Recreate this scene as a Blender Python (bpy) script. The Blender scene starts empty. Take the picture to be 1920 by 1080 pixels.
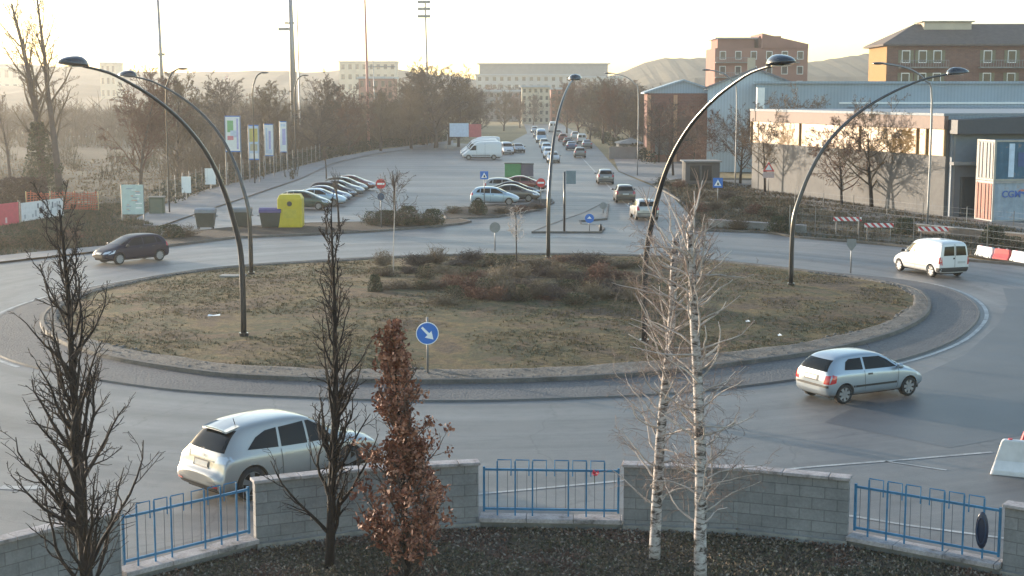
import bpy, bmesh, math, random
from math import sin, cos, pi, radians as R, atan, hypot, atan2, sqrt, exp
from mathutils import Vector, Matrix, geometry, noise
from mathutils.bvhtree import BVHTree

SC = bpy.context.scene
COL = SC.collection
# ------------------------------------------------------------ camera
F_PX, HOR, CAM_H = 2700.0, 175.0, 9.0
PITCH = atan((540 - HOR) / F_PX)
cam = bpy.data.cameras.new('camera')
cam.sensor_width = 36.0
cam.lens = 36.0 * F_PX / 1920
cam.clip_start = 0.5
cam.clip_end = 6000
camo = bpy.data.objects.new('camera', cam)
COL.objects.link(camo)
camo.location = (0, 0, CAM_H)
camo.rotation_euler = (pi / 2 - PITCH, 0, 0)
SC.camera = camo
# ------------------------------------------------------------ sky, sun, exposure
SUN_AZ, SUN_EL = R(-50), R(6.5)        # azimuth from +Y, negative = to the left
w = bpy.data.worlds.new("World")
SC.world = w
w.use_nodes = True
wn = w.node_tree
bg = wn.nodes['Background']
sky = wn.nodes.new('ShaderNodeTexSky')
sky.sky_type = 'NISHITA'
sky.sun_disc = False
sky.sun_elevation = SUN_EL
sky.sun_rotation = SUN_AZ
sky.altitude = 300
sky.air_density = 1.0
sky.dust_density = 1.0
sky.ozone_density = 1.2
wn.links.new(sky.outputs[0], bg.inputs[0])
bg.inputs[1].default_value = 0.15
sl = bpy.data.lights.new('sun', 'SUN')
sl.energy = 2.8
sl.angle = R(0.6)
sl.color = (1.0, 0.85, 0.67)
so = bpy.data.objects.new('sun', sl)
COL.objects.link(so)
sd = Vector((sin(SUN_AZ) * cos(SUN_EL), cos(SUN_AZ) * cos(SUN_EL), sin(SUN_EL)))
so.rotation_euler = sd.to_track_quat('Z', 'Y').to_euler()
so.location = (-60, 40, 40)
SC.view_settings.view_transform = 'Standard'
SC.view_settings.look = 'None'
SC.view_settings.exposure = 2.05
SC.view_settings.gamma = 1
SC.cycles.max_bounces = 6
SC.cycles.volume_bounces = 0
SC.cycles.transparent_max_bounces = 6

# ------------------------------------------------------------ photo pixel -> world
def ray(px, py):
    x = (px - 960) / F_PX
    y = -(py - 540) / F_PX
    return Vector((x, cos(PITCH) + y * sin(PITCH), -sin(PITCH) + y * cos(PITCH)))
def P(px, py, z=0.0):
    r = ray(px, py)
    t = (z - CAM_H) / r.z
    return Vector((r.x * t, r.y * t, z))
def PD(px, py, Y):
    r = ray(px, py)
    t = Y / r.y
    return Vector((r.x * t, Y, CAM_H + r.z * t))

# ------------------------------------------------------------ object helpers
def link(o, parent=None):
    COL.objects.link(o)
    if parent is not None:
        o.parent = parent
    return o
def tag(o, label=None, cat=None, group=None, kind=None):
    if label: o['label'] = label
    if cat: o['category'] = cat
    if group: o['group'] = group
    if kind: o['kind'] = kind
    return o
def thing(name, label, cat, loc=(0, 0, 0), rz=0.0, group=None):
    o = bpy.data.objects.new(name, None)
    COL.objects.link(o)
    o.empty_display_size = 0.3
    o.location = loc
    o.rotation_euler = (0, 0, rz)
    return tag(o, label, cat, group)
KIDS = {}
def kids(o):
    return list(o.children)
def copy_tree(o, loc=None, rz=None, label=None, group=None, scale=None, parent=None, skip=()):
    c = o.copy()
    COL.objects.link(c)
    if parent is not None: c.parent = parent
    for ch in kids(o):
        if ch.name.split('.')[0] in skip: continue
        copy_tree(ch, parent=c, skip=skip)
    if loc is not None: c.location = loc
    if rz is not None: c.rotation_euler = (0, 0, rz)
    if scale is not None: c.scale = scale if not isinstance(scale, (int, float)) else (scale,) * 3
    if label: c['label'] = label
    if group: c['group'] = group
    return c

class MB:
    """collects shapes for one mesh"""
    def __init__(s):
        s.v = []; s.f = []; s.m = []; s.cm = 0
    def add(s, vs, fs):
        b = len(s.v)
        s.v += [tuple(p) for p in vs]
        s.f += [tuple(i + b for i in f) for f in fs]
        s.m += [s.cm] * len(fs)
        return s
    def box(s, c, d, rz=0.0, taper=1.0):
        cx, cy, cz = c; dx, dy, dz = d[0] / 2, d[1] / 2, d[2] / 2
        vs = []
        for z, k in ((-dz, 1), (dz, taper)):
            for x, y in ((-dx, -dy), (dx, -dy), (dx, dy), (-dx, dy)):
                x *= k; y *= k
                vs.append((cx + x * cos(rz) - y * sin(rz), cy + x * sin(rz) + y * cos(rz), cz + z))
        return s.add(vs, [(3, 2, 1, 0), (4, 5, 6, 7), (0, 1, 5, 4), (1, 2, 6, 5), (2, 3, 7, 6), (3, 0, 4, 7)])
    def prism(s, pts, z0, z1):
        n = len(pts)
        a = sum(pts[i][0] * pts[(i + 1) % n][1] - pts[(i + 1) % n][0] * pts[i][1] for i in range(n))
        if a < 0: pts = pts[::-1]
        vs = [(p[0], p[1], z0) for p in pts] + [(p[0], p[1], z1) for p in pts]
        fs = [tuple(range(n))[::-1], tuple(range(n, 2 * n))]
        fs += [(i, (i + 1) % n, n + (i + 1) % n, n + i) for i in range(n)]
        return s.add(vs, fs)
    def tube(s, pts, rad, n=6, cap=True):
        pts = [Vector(p) for p in pts]
        if isinstance(rad, (int, float)): rad = [rad] * len(pts)
        vs = []; fs = []
        m = len(pts)
        u = None
        for i in range(m):
            d = (pts[min(i + 1, m - 1)] - pts[max(i - 1, 0)])
            if d.length < 1e-9: d = Vector((0, 0, 1))
            d.normalize()
            if u is None:
                u = d.cross(Vector((0, 1, 0.01))) if abs(d.y) < 0.9 else d.cross(Vector((1, 0, 0)))
            u = u - d * u.dot(d)
            if u.length < 1e-6: u = d.orthogonal()
            u.normalize()
            wv = d.cross(u)
            for k in range(n):
                a = 2 * pi * k / n
                vs.append(pts[i] + (u * cos(a) + wv * sin(a)) * rad[i])
        for i in range(m - 1):
            for k in range(n):
                k2 = (k + 1) % n
                fs.append((i * n + k, i * n + k2, (i + 1) * n + k2, (i + 1) * n + k))
        if cap:
            fs.append(tuple(range(n))[::-1])
            fs.append(tuple(range((m - 1) * n, m * n)))
        return s.add(vs, fs)
    def disc(s, c, r, axis, t=0.02, n=24):
        a = Vector(axis).normalized()
        return s.tube([Vector(c) - a * t / 2, Vector(c) + a * t / 2], r, n)
    def blob(s, c, r, n=8, m=5, rng=None, j=0.0):
        vs = []; fs = []
        for i in range(1, m):
            th = pi * i / m
            for k in range(n):
                ph = 2 * pi * k / n
                q = 1 + (rng.uniform(-j, j) if rng else 0)
                vs.append((c[0] + r[0] * sin(th) * cos(ph) * q, c[1] + r[1] * sin(th) * sin(ph) * q, c[2] + r[2] * cos(th) * q))
        vs.append((c[0], c[1], c[2] + r[2])); vs.append((c[0], c[1], c[2] - r[2]))
        for i in range(m - 2):
            for k in range(n):
                k2 = (k + 1) % n
                fs.append((i * n + k, (i + 1) * n + k, (i + 1) * n + k2, i * n + k2))
        T = len(vs) - 2
        for k in range(n):
            fs.append((T, k, (k + 1) % n)); fs.append((T + 1, (m - 2) * n + (k + 1) % n, (m - 2) * n + k))
        return s.add(vs, fs)
    def leaf(s, c, size, rng, up=0.0):
        a = Vector((rng.gauss(0, 1), rng.gauss(0, 1), rng.gauss(0, 1) + up)).normalized()
        b = a.orthogonal().normalized()
        b = (b * cos(q := rng.uniform(0, 6.3)) + a.cross(b) * sin(q))
        c = Vector(c); l = size; ww = size * 0.55
        vs = [c - a * l / 2, c + b * ww / 2, c + a * l / 2, c - b * ww / 2]
        return s.add(vs, [(0, 1, 2, 3)])
    def mesh(s, name, mats, smooth=False, auto=None):
        me = bpy.data.meshes.new(name)
        me.from_pydata(s.v, [], s.f)
        if not isinstance(mats, (list, tuple)): mats = [mats]
        for m in mats: me.materials.append(m)
        if len(mats) > 1: me.polygons.foreach_set('material_index', s.m)
        if smooth: me.polygons.foreach_set('use_smooth', [True] * len(me.polygons))
        me.update()
        return me
    def build(s, name, mats, parent=None, smooth=False, loc=None, rz=0.0):
        o = bpy.data.objects.new(name, s.mesh(name, mats, smooth))
        link(o, parent)
        if loc is not None: o.location = loc
        if rz: o.rotation_euler = (0, 0, rz)
        return o
def bevel(o, wd=0.02, seg=2):
    m = o.modifiers.new('bevel', 'BEVEL'); m.width = wd; m.segments = seg; m.limit_method = 'ANGLE'
    return o

# ------------------------------------------------------------ materials
MATS = {}
def nmat(name):
    m = bpy.data.materials.new(name)
    m.use_nodes = True
    nt = m.node_tree
    return m, nt, nt.nodes['Principled BSDF']
def ramp(nt, fac, stops):
    r = nt.nodes.new('ShaderNodeValToRGB')
    els = r.color_ramp.elements
    while len(els) < len(stops): els.new(0.5)
    for e, (p, c) in zip(els, stops):
        e.position = p
        e.color = (c[0], c[1], c[2], 1)
    nt.links.new(fac, r.inputs[0])
    return r.outputs[0]
def coord(nt, scale=(1, 1, 1), kind='Object', rot=(0, 0, 0)):
    t = nt.nodes.new('ShaderNodeTexCoord')
    mp = nt.nodes.new('ShaderNodeMapping')
    mp.inputs['Scale'].default_value = scale
    mp.inputs['Rotation'].default_value = rot
    nt.links.new(t.outputs[kind], mp.inputs[0])
    return mp.outputs[0]
def noiz(nt, vec, scale, detail=4, rough=0.6, dist=0.0):
    n = nt.nodes.new('ShaderNodeTexNoise')
    n.inputs['Scale'].default_value = scale
    n.inputs['Detail'].default_value = detail
    n.inputs['Roughness'].default_value = rough
    n.inputs['Distortion'].default_value = dist
    nt.links.new(vec, n.inputs['Vector'])
    return n.outputs[0]
def mixc(nt, fac, a, b, mode='MIX'):
    m = nt.nodes.new('ShaderNodeMix')
    m.data_type = 'RGBA'; m.blend_type = mode
    for s, v in ((0, fac), (6, a), (7, b)):
        if hasattr(v, 'links') or hasattr(v, 'is_linked'):
            nt.links.new(v, m.inputs[s])
        elif s == 0: m.inputs[0].default_value = v
        else: m.inputs[s].default_value = (v[0], v[1], v[2], 1)
    return m.outputs[2]
def bump(nt, b, h, strength=0.3, dist=0.05):
    n = nt.nodes.new('ShaderNodeBump')
    n.inputs['Strength'].default_value = strength
    n.inputs['Distance'].default_value = dist
    nt.links.new(h, n.inputs['Height'])
    nt.links.new(n.outputs[0], b.inputs['Normal'])
def simple(name, c, rough=0.6, metal=0.0, var=0.12, scale=3.0, bmp=0.0, coat=0.0, kind='Object', spec=0.5):
    if name in MATS: return MATS[name]
    m, nt, b = nmat(name)
    v = coord(nt, kind=kind)
    n = noiz(nt, v, scale, 5, 0.65)
    lo = [x * (1 - var) for x in c]; hi = [min(1, x * (1 + var)) for x in c]
    nt.links.new(ramp(nt, n, [(0.3, lo), (0.7, hi)]), b.inputs['Base Color'])
    b.inputs['Roughness'].default_value = rough
    b.inputs['Metallic'].default_value = metal
    b.inputs['Coat Weight'].default_value = coat
    b.inputs['Coat Roughness'].default_value = 0.08
    b.inputs['Specular IOR Level'].default_value = spec
    if bmp: bump(nt, b, noiz(nt, v, scale * 4, 4), bmp, 0.03)
    MATS[name] = m
    return m
def layered(name, stops, s1, s2, stops2=None, fac2=0.5, rough=0.9, bs=None, bmp=0.4, bd=0.05, kind='Object', stretch=(1, 1, 1), spec=0.5):
    """large noise colour ramp x fine noise"""
    if name in MATS: return MATS[name]
    m, nt, b = nmat(name)
    v = coord(nt, stretch, kind)
    big = ramp(nt, noiz(nt, v, s1, 6, 0.62, 0.4), stops)
    fine = ramp(nt, noiz(nt, v, s2, 6, 0.75), stops2 or [(0.3, (0.55,) * 3), (0.7, (1.35,) * 3)])
    c = mixc(nt, fac2, big, fine, 'MULTIPLY')
    nt.links.new(c, b.inputs['Base Color'])
    b.inputs['Roughness'].default_value = rough
    b.inputs['Specular IOR Level'].default_value = spec
    bump(nt, b, noiz(nt, v, bs or s2, 5, 0.7), bmp, bd)
    MATS[name] = m
    return m

M_asph = layered('asphalt', [(0.3, (.105, .10, .095)), (0.5, (.14, .134, .127)), (0.7, (.17, .162, .153))], 0.09, 22, [(0.3, (.8,) * 3), (0.7, (1.15,) * 3)], 0.8, 0.62, 60, 0.35, 0.01, spec=0.45)
def asphalt_full():
    """asphalt with tyre-polished lanes, patches and tar joints"""
    m, nt, b = nmat('asphalt_worn')
    v = coord(nt)
    big = ramp(nt, noiz(nt, v, 0.05, 6, 0.6, 0.8), [(0.32, (.100, .095, .093)), (0.5, (.134, .127, .123)), (0.68, (.170, .160, .153))])
    # concentric wear round the island
    v2 = nt.nodes.new('ShaderNodeMapping'); v2.inputs['Location'].default_value = (1.2, -62.0, 0)
    t = nt.nodes.new('ShaderNodeTexCoord'); nt.links.new(t.outputs['Object'], v2.inputs[0])
    sx = nt.nodes.new('ShaderNodeSeparateXYZ'); nt.links.new(v2.outputs[0], sx.inputs[0])
    ln = nt.nodes.new('ShaderNodeVectorMath'); ln.operation = 'LENGTH'; nt.links.new(v2.outputs[0], ln.inputs[0])
    cb = nt.nodes.new('ShaderNodeCombineXYZ'); nt.links.new(ln.outputs['Value'], cb.inputs[0])
    at = nt.nodes.new('ShaderNodeMath'); at.operation = 'ARCTAN2'
    nt.links.new(sx.outputs[1], at.inputs[0]); nt.links.new(sx.outputs[0], at.inputs[1]); nt.links.new(at.outputs[0], cb.inputs[1])
    rings = ramp(nt, noiz(nt, cb.outputs[0], 0.85, 5, 0.6), [(0.30, (.58, .58, .60)), (0.48, (.93, .93, .94)), (0.68, (1.25, 1.24, 1.22))])
    c = mixc(nt, 0.8, big, rings, 'MULTIPLY')
    c = mixc(nt, 0.8, c, ramp(nt, noiz(nt, v, 1.1, 6, 0.7, 1.0), [(0.3, (.74, .74, .75)), (0.5, (1, 1, 1)), (0.7, (1.12, 1.1, 1.08))]), 'MULTIPLY')
    fine = ramp(nt, noiz(nt, v, 30, 6, 0.8), [(0.3, (.6,) * 3), (0.7, (1.35,) * 3)])
    c = mixc(nt, 0.8, c, fine, 'MULTIPLY')
    vor = nt.nodes.new('ShaderNodeTexVoronoi'); vor.feature = 'DISTANCE_TO_EDGE'; vor.inputs['Scale'].default_value = 0.16
    vd = nt.nodes.new('ShaderNodeMixRGB'); vd.blend_type = 'ADD'; vd.inputs[0].default_value = 1.0
    nz = nt.nodes.new('ShaderNodeTexNoise'); nz.inputs['Scale'].default_value = 0.8; nz.inputs['Detail'].default_value = 6
    nt.links.new(v, nz.inputs['Vector']); nt.links.new(v, vd.inputs[1]); nt.links.new(nz.outputs[1], vd.inputs[2])
    nt.links.new(vd.outputs[0], vor.inputs['Vector'])
    crack = ramp(nt, vor.outputs[0], [(0.0, (.62, .62, .63)), (0.006, (1, 1, 1))])
    c = mixc(nt, 0.7, c, crack, 'MULTIPLY')
    nt.links.new(c, b.inputs['Base Color'])
    rr = nt.nodes.new('ShaderNodeMapRange'); nt.links.new(noiz(nt, cb.outputs[0], 0.8, 3), rr.inputs[0])
    rr.inputs[3].default_value = 0.42; rr.inputs[4].default_value = 0.68
    nt.links.new(rr.outputs[0], b.inputs['Roughness'])
    b.inputs['Specular IOR Level'].default_value = 0.5
    bump(nt, b, noiz(nt, v, 55, 5, 0.7), 0.3, 0.01)
    return m
M_road = asphalt_full()
M_patch = layered('dark_asphalt', [(0.3, (.064, .063, .066)), (0.7, (.092, .09, .094))], 0.3, 20, [(0.3, (.8,) * 3), (0.7, (1.15,) * 3)], 0.8, 0.5, 60, 0.3, 0.01)
M_field = layered('dry_field', [(0.28, (.11, .09, .045)), (0.45, (.18, .14, .068)), (0.6, (.24, .185, .09)), (0.75, (.14, .125, .058))], 0.03, 1.2, None, 0.7, 0.95, 3, 0.6, 0.2)
M_grass = layered('island_grass', [(0.30, (.036, .023, .014)), (0.40, (.082, .050, .028)), (0.47, (.12, .082, .03)), (0.54, (.048, .048, .016)), (0.62, (.105, .063, .033)), (0.70, (.045, .034, .018)), (0.78, (.10, .085, .027))], 0.22, 3.2, [(0.28, (.3, .28, .26)), (0.5, (.85, .85, .8)), (0.72, (1.9, 1.8, 1.6))], 0.9, 0.95, 6, 0.9, 0.15)
M_soil = layered('soil', [(0.3, (.022, .016, .012)), (0.7, (.048, .034, .025))], 0.6, 7, [(0.25, (.3,) * 3), (0.75, (1.8,) * 3)], 0.8, 0.95, 9, 0.8, 0.1)
M_verge = layered('verge_grass', [(0.3, (.032, .024, .018)), (0.5, (.05, .040, .024)), (0.7, (.032, .04, .018))], 0.35, 4, [(0.25, (.35,) * 3), (0.75, (1.7,) * 3)], 0.8, 0.95, 6, 0.8, 0.1)
M_litter = layered('leaf_litter', [(0.3, (.045, .035, .025)), (0.48, (.095, .072, .05)), (0.6, (.05, .048, .026)), (0.75, (.12, .08, .058))], 0.5, 9, [(0.25, (.2,) * 3), (0.75, (2.2,) * 3)], 0.85, 0.9, 14, 1.0, 0.08)
M_pave = layered('pavement', [(0.3, (.13, .13, .135)), (0.7, (.20, .198, .198))], 0.4, 9, [(0.3, (.8,) * 3), (0.7, (1.2,) * 3)], 0.7, 0.8, 20, 0.3, 0.02)
M_conc = layered('concrete', [(0.3, (.17, .165, .155)), (0.7, (.30, .29, .27))], 1.2, 14, [(0.3, (.7,) * 3), (0.7, (1.2,) * 3)], 0.7, 0.85, 20, 0.4, 0.02)
M_coping = layered('coping', [(0.32, (.10, .09, .09)), (0.45, (.30, .275, .275)), (0.7, (.44, .405, .41))], 2.2, 22, [(0.3, (.6,) * 3), (0.7, (1.25,) * 3)], 0.8, 0.85, 20, 0.5, 0.02)
M_kerb = layered('kerb_stone', [(0.3, (.06, .056, .052)), (0.7, (.13, .122, .114))], 1.0, 12, None, 0.7, 0.85, 15, 0.4, 0.02)
M_stone = layered('rubble', [(0.3, (.08, .073, .067)), (0.7, (.19, .178, .165))], 1.4, 9, [(0.3, (.5,) * 3), (0.7, (1.3,) * 3)], 0.8, 0.9, 12, 0.5, 0.03)
M_hill = layered('hillside', [(0.35, (.022, .022, .014)), (0.65, (.075, .062, .04))], 0.03, 0.25, None, 0.8, 1.0, 0.4, 0.5, 0.8)
def setts():
    m, nt, b = nmat('stone_setts')
    v = coord(nt)
    vo = nt.nodes.new('ShaderNodeTexVoronoi'); vo.inputs['Scale'].default_value = 14; nt.links.new(v, vo.inputs['Vector'])
    c = ramp(nt, vo.outputs['Distance'], [(0.15, (.105, .102, .104)), (0.55, (.085, .083, .086)), (0.8, (.055, .055, .056))])
    big = ramp(nt, noiz(nt, v, 0.5, 5), [(0.3, (.75, .75, .78)), (0.7, (1.2, 1.16, 1.12))])
    nt.links.new(mixc(nt, 0.9, c, big, 'MULTIPLY'), b.inputs['Base Color'])
    b.inputs['Roughness'].default_value = 0.7
    inv = nt.nodes.new('ShaderNodeMath'); inv.operation = 'SUBTRACT'; inv.inputs[0].default_value = 1; nt.links.new(vo.outputs['Distance'], inv.inputs[1])
    bump(nt, b, inv.outputs[0], 0.6, 0.03)
    return m
M_setts = setts()
def blocks(name, c1, c2, mortar, bw, bh, mw=0.012, var=0.8, rough=0.9, off=0.5):
    m, nt, b = nmat(name)
    t = nt.nodes.new('ShaderNodeTexCoord')
    s = nt.nodes.new('ShaderNodeSeparateXYZ'); nt.links.new(t.outputs['Object'], s.inputs[0])
    ad = nt.nodes.new('ShaderNodeMath'); ad.operation = 'ADD'; nt.links.new(s.outputs[0], ad.inputs[0]); nt.links.new(s.outputs[1], ad.inputs[1])
    c = nt.nodes.new('ShaderNodeCombineXYZ'); nt.links.new(ad.outputs[0], c.inputs[0]); nt.links.new(s.outputs[2], c.inputs[1])
    br = nt.nodes.new('ShaderNodeTexBrick')
    br.offset = off
    br.inputs['Color1'].default_value = (*c1, 1); br.inputs['Color2'].default_value = (*c2, 1); br.inputs['Mortar'].default_value = (*mortar, 1)
    br.inputs['Scale'].default_value = 1.0; br.inputs['Mortar Size'].default_value = mw
    br.inputs['Brick Width'].default_value = bw; br.inputs['Row Height'].default_value = bh
    nt.links.new(c.outputs[0], br.inputs['Vector'])
    v = coord(nt)
    n = ramp(nt, noiz(nt, v, 1.3, 6, 0.7), [(0.3, (.62, .62, .62)), (0.7, (1.22, 1.2, 1.16))])
    n2 = ramp(nt, noiz(nt, v, 16, 5, 0.7), [(0.3, (.8,) * 3), (0.7, (1.15,) * 3)])
    cc = mixc(nt, var, br.outputs[0], n, 'MULTIPLY')
    cc = mixc(nt, var, cc, n2, 'MULTIPLY')
    nt.links.new(cc, b.inputs['Base Color'])
    b.inputs['Roughness'].default_value = rough
    inv = nt.nodes.new('ShaderNodeMath'); inv.operation = 'SUBTRACT'; inv.inputs[0].default_value = 1; nt.links.new(br.outputs['Fac'], inv.inputs[1])
    bump(nt, b, inv.outputs[0], 0.5, 0.015)
    return m
M_block = blocks('concrete_block', (.20, .203, .212), (.25, .252, .26), (.14, .142, .148), 0.5, 0.235, 0.009)
M_brick = blocks('brick', (.19, .075, .056), (.23, .095, .072), (.2, .14, .12), 0.5, 0.2, 0.02, 0.6)
M_brick2 = blocks('dark_brick', (.15, .075, .058), (.19, .095, .072), (.17, .12, .10), 0.5, 0.2, 0.02, 0.6)
M_terra = simple('pink_render', (.25, .12, .095), 0.9, var=.15, scale=.4)
M_cream = simple('cream_render', (.48, .41, .31), 0.9, var=.12, scale=.4)
M_white = simple('white_render', (.36, .355, .345), 0.9, var=.1, scale=.5)
M_grey = simple('grey_render', (.24, .235, .23), 0.9, var=.15, scale=.5)
M_dgrey = simple('dark_cladding', (.12, .125, .14), 0.6, var=.15, scale=.5)
M_roof = simple('roof_tiles', (.115, .09, .08), 0.9, var=.2, scale=1.5, bmp=.3)
M_win = simple('window_glass', (.03, .038, .045), 0.12, var=.3, scale=.3)
M_shut = simple('shutter', (.15, .14, .085), 0.7, var=.15)
M_metal = simple('galvanised', (.22, .225, .235), 0.45, 0.6)
M_dmetal = simple('dark_lamp_paint', (.028, .03, .034), 0.28, 0.3, coat=.5)
M_lamphead = simple('lamp_head', (.03, .035, .045), 0.2, 0.3, coat=.6)
M_blue = simple('blue_rail_paint', (.035, .16, .30), 0.5, var=.25, scale=5)
M_rubber = simple('rubber', (.018, .018, .019), 0.8)
M_rim = simple('alloy_rim', (.22, .225, .235), 0.3, 0.7)
M_hub = simple('steel_hubcap', (.27, .27, .28), 0.35, 0.4)
M_black = simple('black_plastic', (.022, .022, .024), 0.5)
M_dark = simple('arch_dark', (.01, .01, .01), 0.9)
M_glass = simple('car_glass', (.006, .009, .011), 0.07, var=.3, scale=.7, spec=0.18)
M_lens = simple('headlamp_lens', (.55, .57, .6), 0.15, 0.3)
M_tail = simple('tail_lamp', (.45, .02, .025), 0.15, coat=.6)
M_plate = simple('plate_white', (.42, .42, .41), 0.4)
M_red = simple('sign_red', (.55, .03, .035), 0.45, var=.06)
M_sblue = simple('sign_blue', (.02, .14, .48), 0.45, var=.06)
M_swhite = simple('sign_white', (.78, .78, .76), 0.5, var=.05)
M_sback = simple('sign_back', (.22, .23, .24), 0.5, 0.5)
M_yellow = simple('yellow_plastic', (.52, .40, .012), 0.5, var=.1, scale=2)
M_green = simple('green_plastic', (.04, .22, .07), 0.5)
M_dgreen = simple('bin_green', (.05, .075, .05), 0.55)
M_purple = simple('purple_lid', (.06, .045, .17), 0.5)
M_line = layered('road_paint', [(0.3, (.20, .20, .20)), (0.6, (.42, .42, .41))], 1.5, 14, [(0.3, (.5,) * 3), (0.6, (1.1,) * 3)], 0.8, 0.6, 30, 0.2, 0.01)
M_bark = layered('dark_bark', [(0.3, (.009, .007, .007)), (0.7, (.026, .018, .016))], 3, 20, None, 0.7, 0.95, 14, 0.6, 0.02)
M_twig = simple('grey_twig', (.075, .056, .05), 0.9, var=.3, scale=1.0)
M_rtwig = simple('red_twig', (.115, .058, .042), 0.9, var=.35, scale=.6)
M_btwig = simple('brown_twig', (.115, .082, .055), 0.9, var=.35, scale=.5)
M_ptwig = simple('pale_twig', (.40, .355, .33), 0.9, var=.3, scale=2)
M_birchtwig = simple('birch_twig', (.20, .15, .13), 0.9, var=.35, scale=3)
M_ever = simple('evergreen_leaf', (.03, .042, .017), 0.8, var=.5, scale=1.2)
M_hedge = simple('hedge_leaf', (.033, .038, .02), 0.85, var=.5, scale=1.0)
M_straw = simple('straw_blade', (.14, .098, .05), 0.9, var=.4, scale=1.5)
M_gblade = simple('green_blade', (.065, .065, .028), 0.9, var=.4, scale=1.5)
M_redleaf = layered('red_leaf', [(0.28, (.05, .016, .009)), (0.46, (.165, .05, .026)), (0.64, (.40, .20, .13))], 5, 40, None, 0.4, 0.7, 30, 0.1, 0.01)
M_rshrub = simple('reddish_shrub_leaf', (.11, .055, .04), 0.9, var=.4, scale=1.5)
def birch_bark():
    m, nt, b = nmat('birch_bark')
    v = coord(nt, (1, 1, 2.6))
    n = noiz(nt, v, 4.5, 6, 0.68, 0.6)
    base = ramp(nt, n, [(0.34, (.02, .018, .018)), (0.43, (.075, .058, .052)), (0.49, (.30, .27, .26)), (0.68, (.52, .49, .475))])
    nt.links.new(base, b.inputs['Base Color'])
    b.inputs['Roughness'].default_value = 0.75
    bump(nt, b, n, 0.4, 0.02)
    return m
M_birch = birch_bark()
def paint(name, c, metal=0.3, rough=0.32):
    dust = min(1, .05 + max(c) * 2.4)
    if name in MATS: return MATS[name]
    m, nt, b = nmat(name)
    v = coord(nt)
    # road dust on the lower flanks
    sp = nt.nodes.new('ShaderNodeSeparateXYZ'); nt.links.new(v, sp.inputs[0])
    mr = nt.nodes.new('ShaderNodeMapRange'); nt.links.new(sp.outputs[2], mr.inputs[0])
    mr.inputs[1].default_value = 0.15; mr.inputs[2].default_value = 0.75; mr.inputs[3].default_value = 0.35 * dust; mr.inputs[4].default_value = 0.03
    n = ramp(nt, noiz(nt, v, 6, 5), [(0.35, (.6,) * 3), (0.65, (1,) * 3)])
    mu = nt.nodes.new('ShaderNodeMath'); mu.operation = 'MULTIPLY'; nt.links.new(mr.outputs[0], mu.inputs[0]); nt.links.new(n, mu.inputs[1])
    nt.links.new(mixc(nt, mu.outputs[0], c, (.13, .12, .105)), b.inputs['Base Color'])
    b.inputs['Metallic'].default_value = metal
    b.inputs['Roughness'].default_value = rough
    b.inputs['Coat Weight'].default_value = 0.0 if max(c) < .05 else 0.6
    b.inputs['Specular IOR Level'].default_value = 0.15 if max(c) < .05 else 0.5
    b.inputs['Coat Roughness'].default_value = 0.06
    MATS[name] = m
    return m

def struct(name, mb, mat, smooth=False):
    o = mb.build(name, mat, None, smooth)
    o['kind'] = 'structure'
    return o
def poly_sheet(name, pts, z, mat, kind='structure'):
    """flat polygon at height z, pts are (x, y)"""
    tris = geometry.tessellate_polygon([[Vector((p[0], p[1], 0)) for p in pts]])
    mb = MB(); fs = []
    for t in tris:
        a, b, c = (pts[i] for i in t)
        if (b[0] - a[0]) * (c[1] - a[1]) - (b[1] - a[1]) * (c[0] - a[0]) < 0: t = (t[0], t[2], t[1])
        fs.append(tuple(t))
    mb.add([(p[0], p[1], z) for p in pts], fs)
    o = mb.build(name, mat)
    if kind: o['kind'] = kind
    return o
def px_poly(pl): return [tuple(P(*p)[:2]) for p in pl]
def smooth_poly(pts, n=4, closed=False):
    """Catmull-Rom"""
    out = []; m = len(pts)
    rng = range(m) if closed else range(m - 1)
    for i in rng:
        g = lambda k: Vector(pts[k % m]) if closed else Vector(pts[max(0, min(m - 1, k))])
        a, b, c, d = g(i - 1), g(i), g(i + 1), g(i + 2)
        for k in range(n):
            t = k / n
            out.append(0.5 * ((2 * b) + (c - a) * t + (2 * a - 5 * b + 4 * c - d) * t * t + (3 * b - a - 3 * c + d) * t ** 3))
    if not closed: out.append(Vector(pts[-1]))
    return out

# ============================================================ THE ISLAND
CX, CY = -1.2, 62.7
def polar_curve(px, z=0.0):
    a = []
    for p in px:
        q = P(p[0], p[1], z)
        a.append((atan2(q.y - CY, q.x - CX), hypot(q.x - CX, q.y - CY)))
    return a
OUT_PX = [(0,668),(58,687),(117,701),(225,718),(334,734),(544,744),(795,753),(912,752),(1068,747),(1246,740),(1397,724),(1490,712),(1740,658),(1813,617),(1832,593),(1827,573),(1800,553),(1747,533)]
IN_PX = [(253,683),(330,693),(428,709),(544,711),(795,718),(1068,712),(1262,699),(1397,681),(1502,668),(1623,643),(1713,610),(1743,583),(1737,557),(1713,540)]
FAR_PX = [(110,560),(187,533),(283,513),(433,493),(633,482),(940,470),(1207,473),(1347,483),(1480,497),(1600,512)]
def radial(samples, sm=2):
    s = sorted(samples)
    s = [(a - 2 * pi, r) for a, r in s] + s + [(a + 2 * pi, r) for a, r in s]
    N = 180; vals = []
    for k in range(N):
        th = -pi + 2 * pi * k / N
        for i in range(len(s) - 1):
            if s[i][0] <= th <= s[i + 1][0]:
                t = (th - s[i][0]) / max(1e-6, s[i + 1][0] - s[i][0])
                vals.append(s[i][1] * (1 - t) + s[i + 1][1] * t); break
    for _ in range(sm * 3):
        vals = [(vals[i - 1] + 2 * vals[i] + vals[(i + 1) % N]) / 4 for i in range(N)]
    return vals
inn_s = polar_curve(IN_PX, 0.1) + [(a, r + 0.1) for a, r in polar_curve(FAR_PX, 0.35)]
R_in = radial(inn_s)
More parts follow.
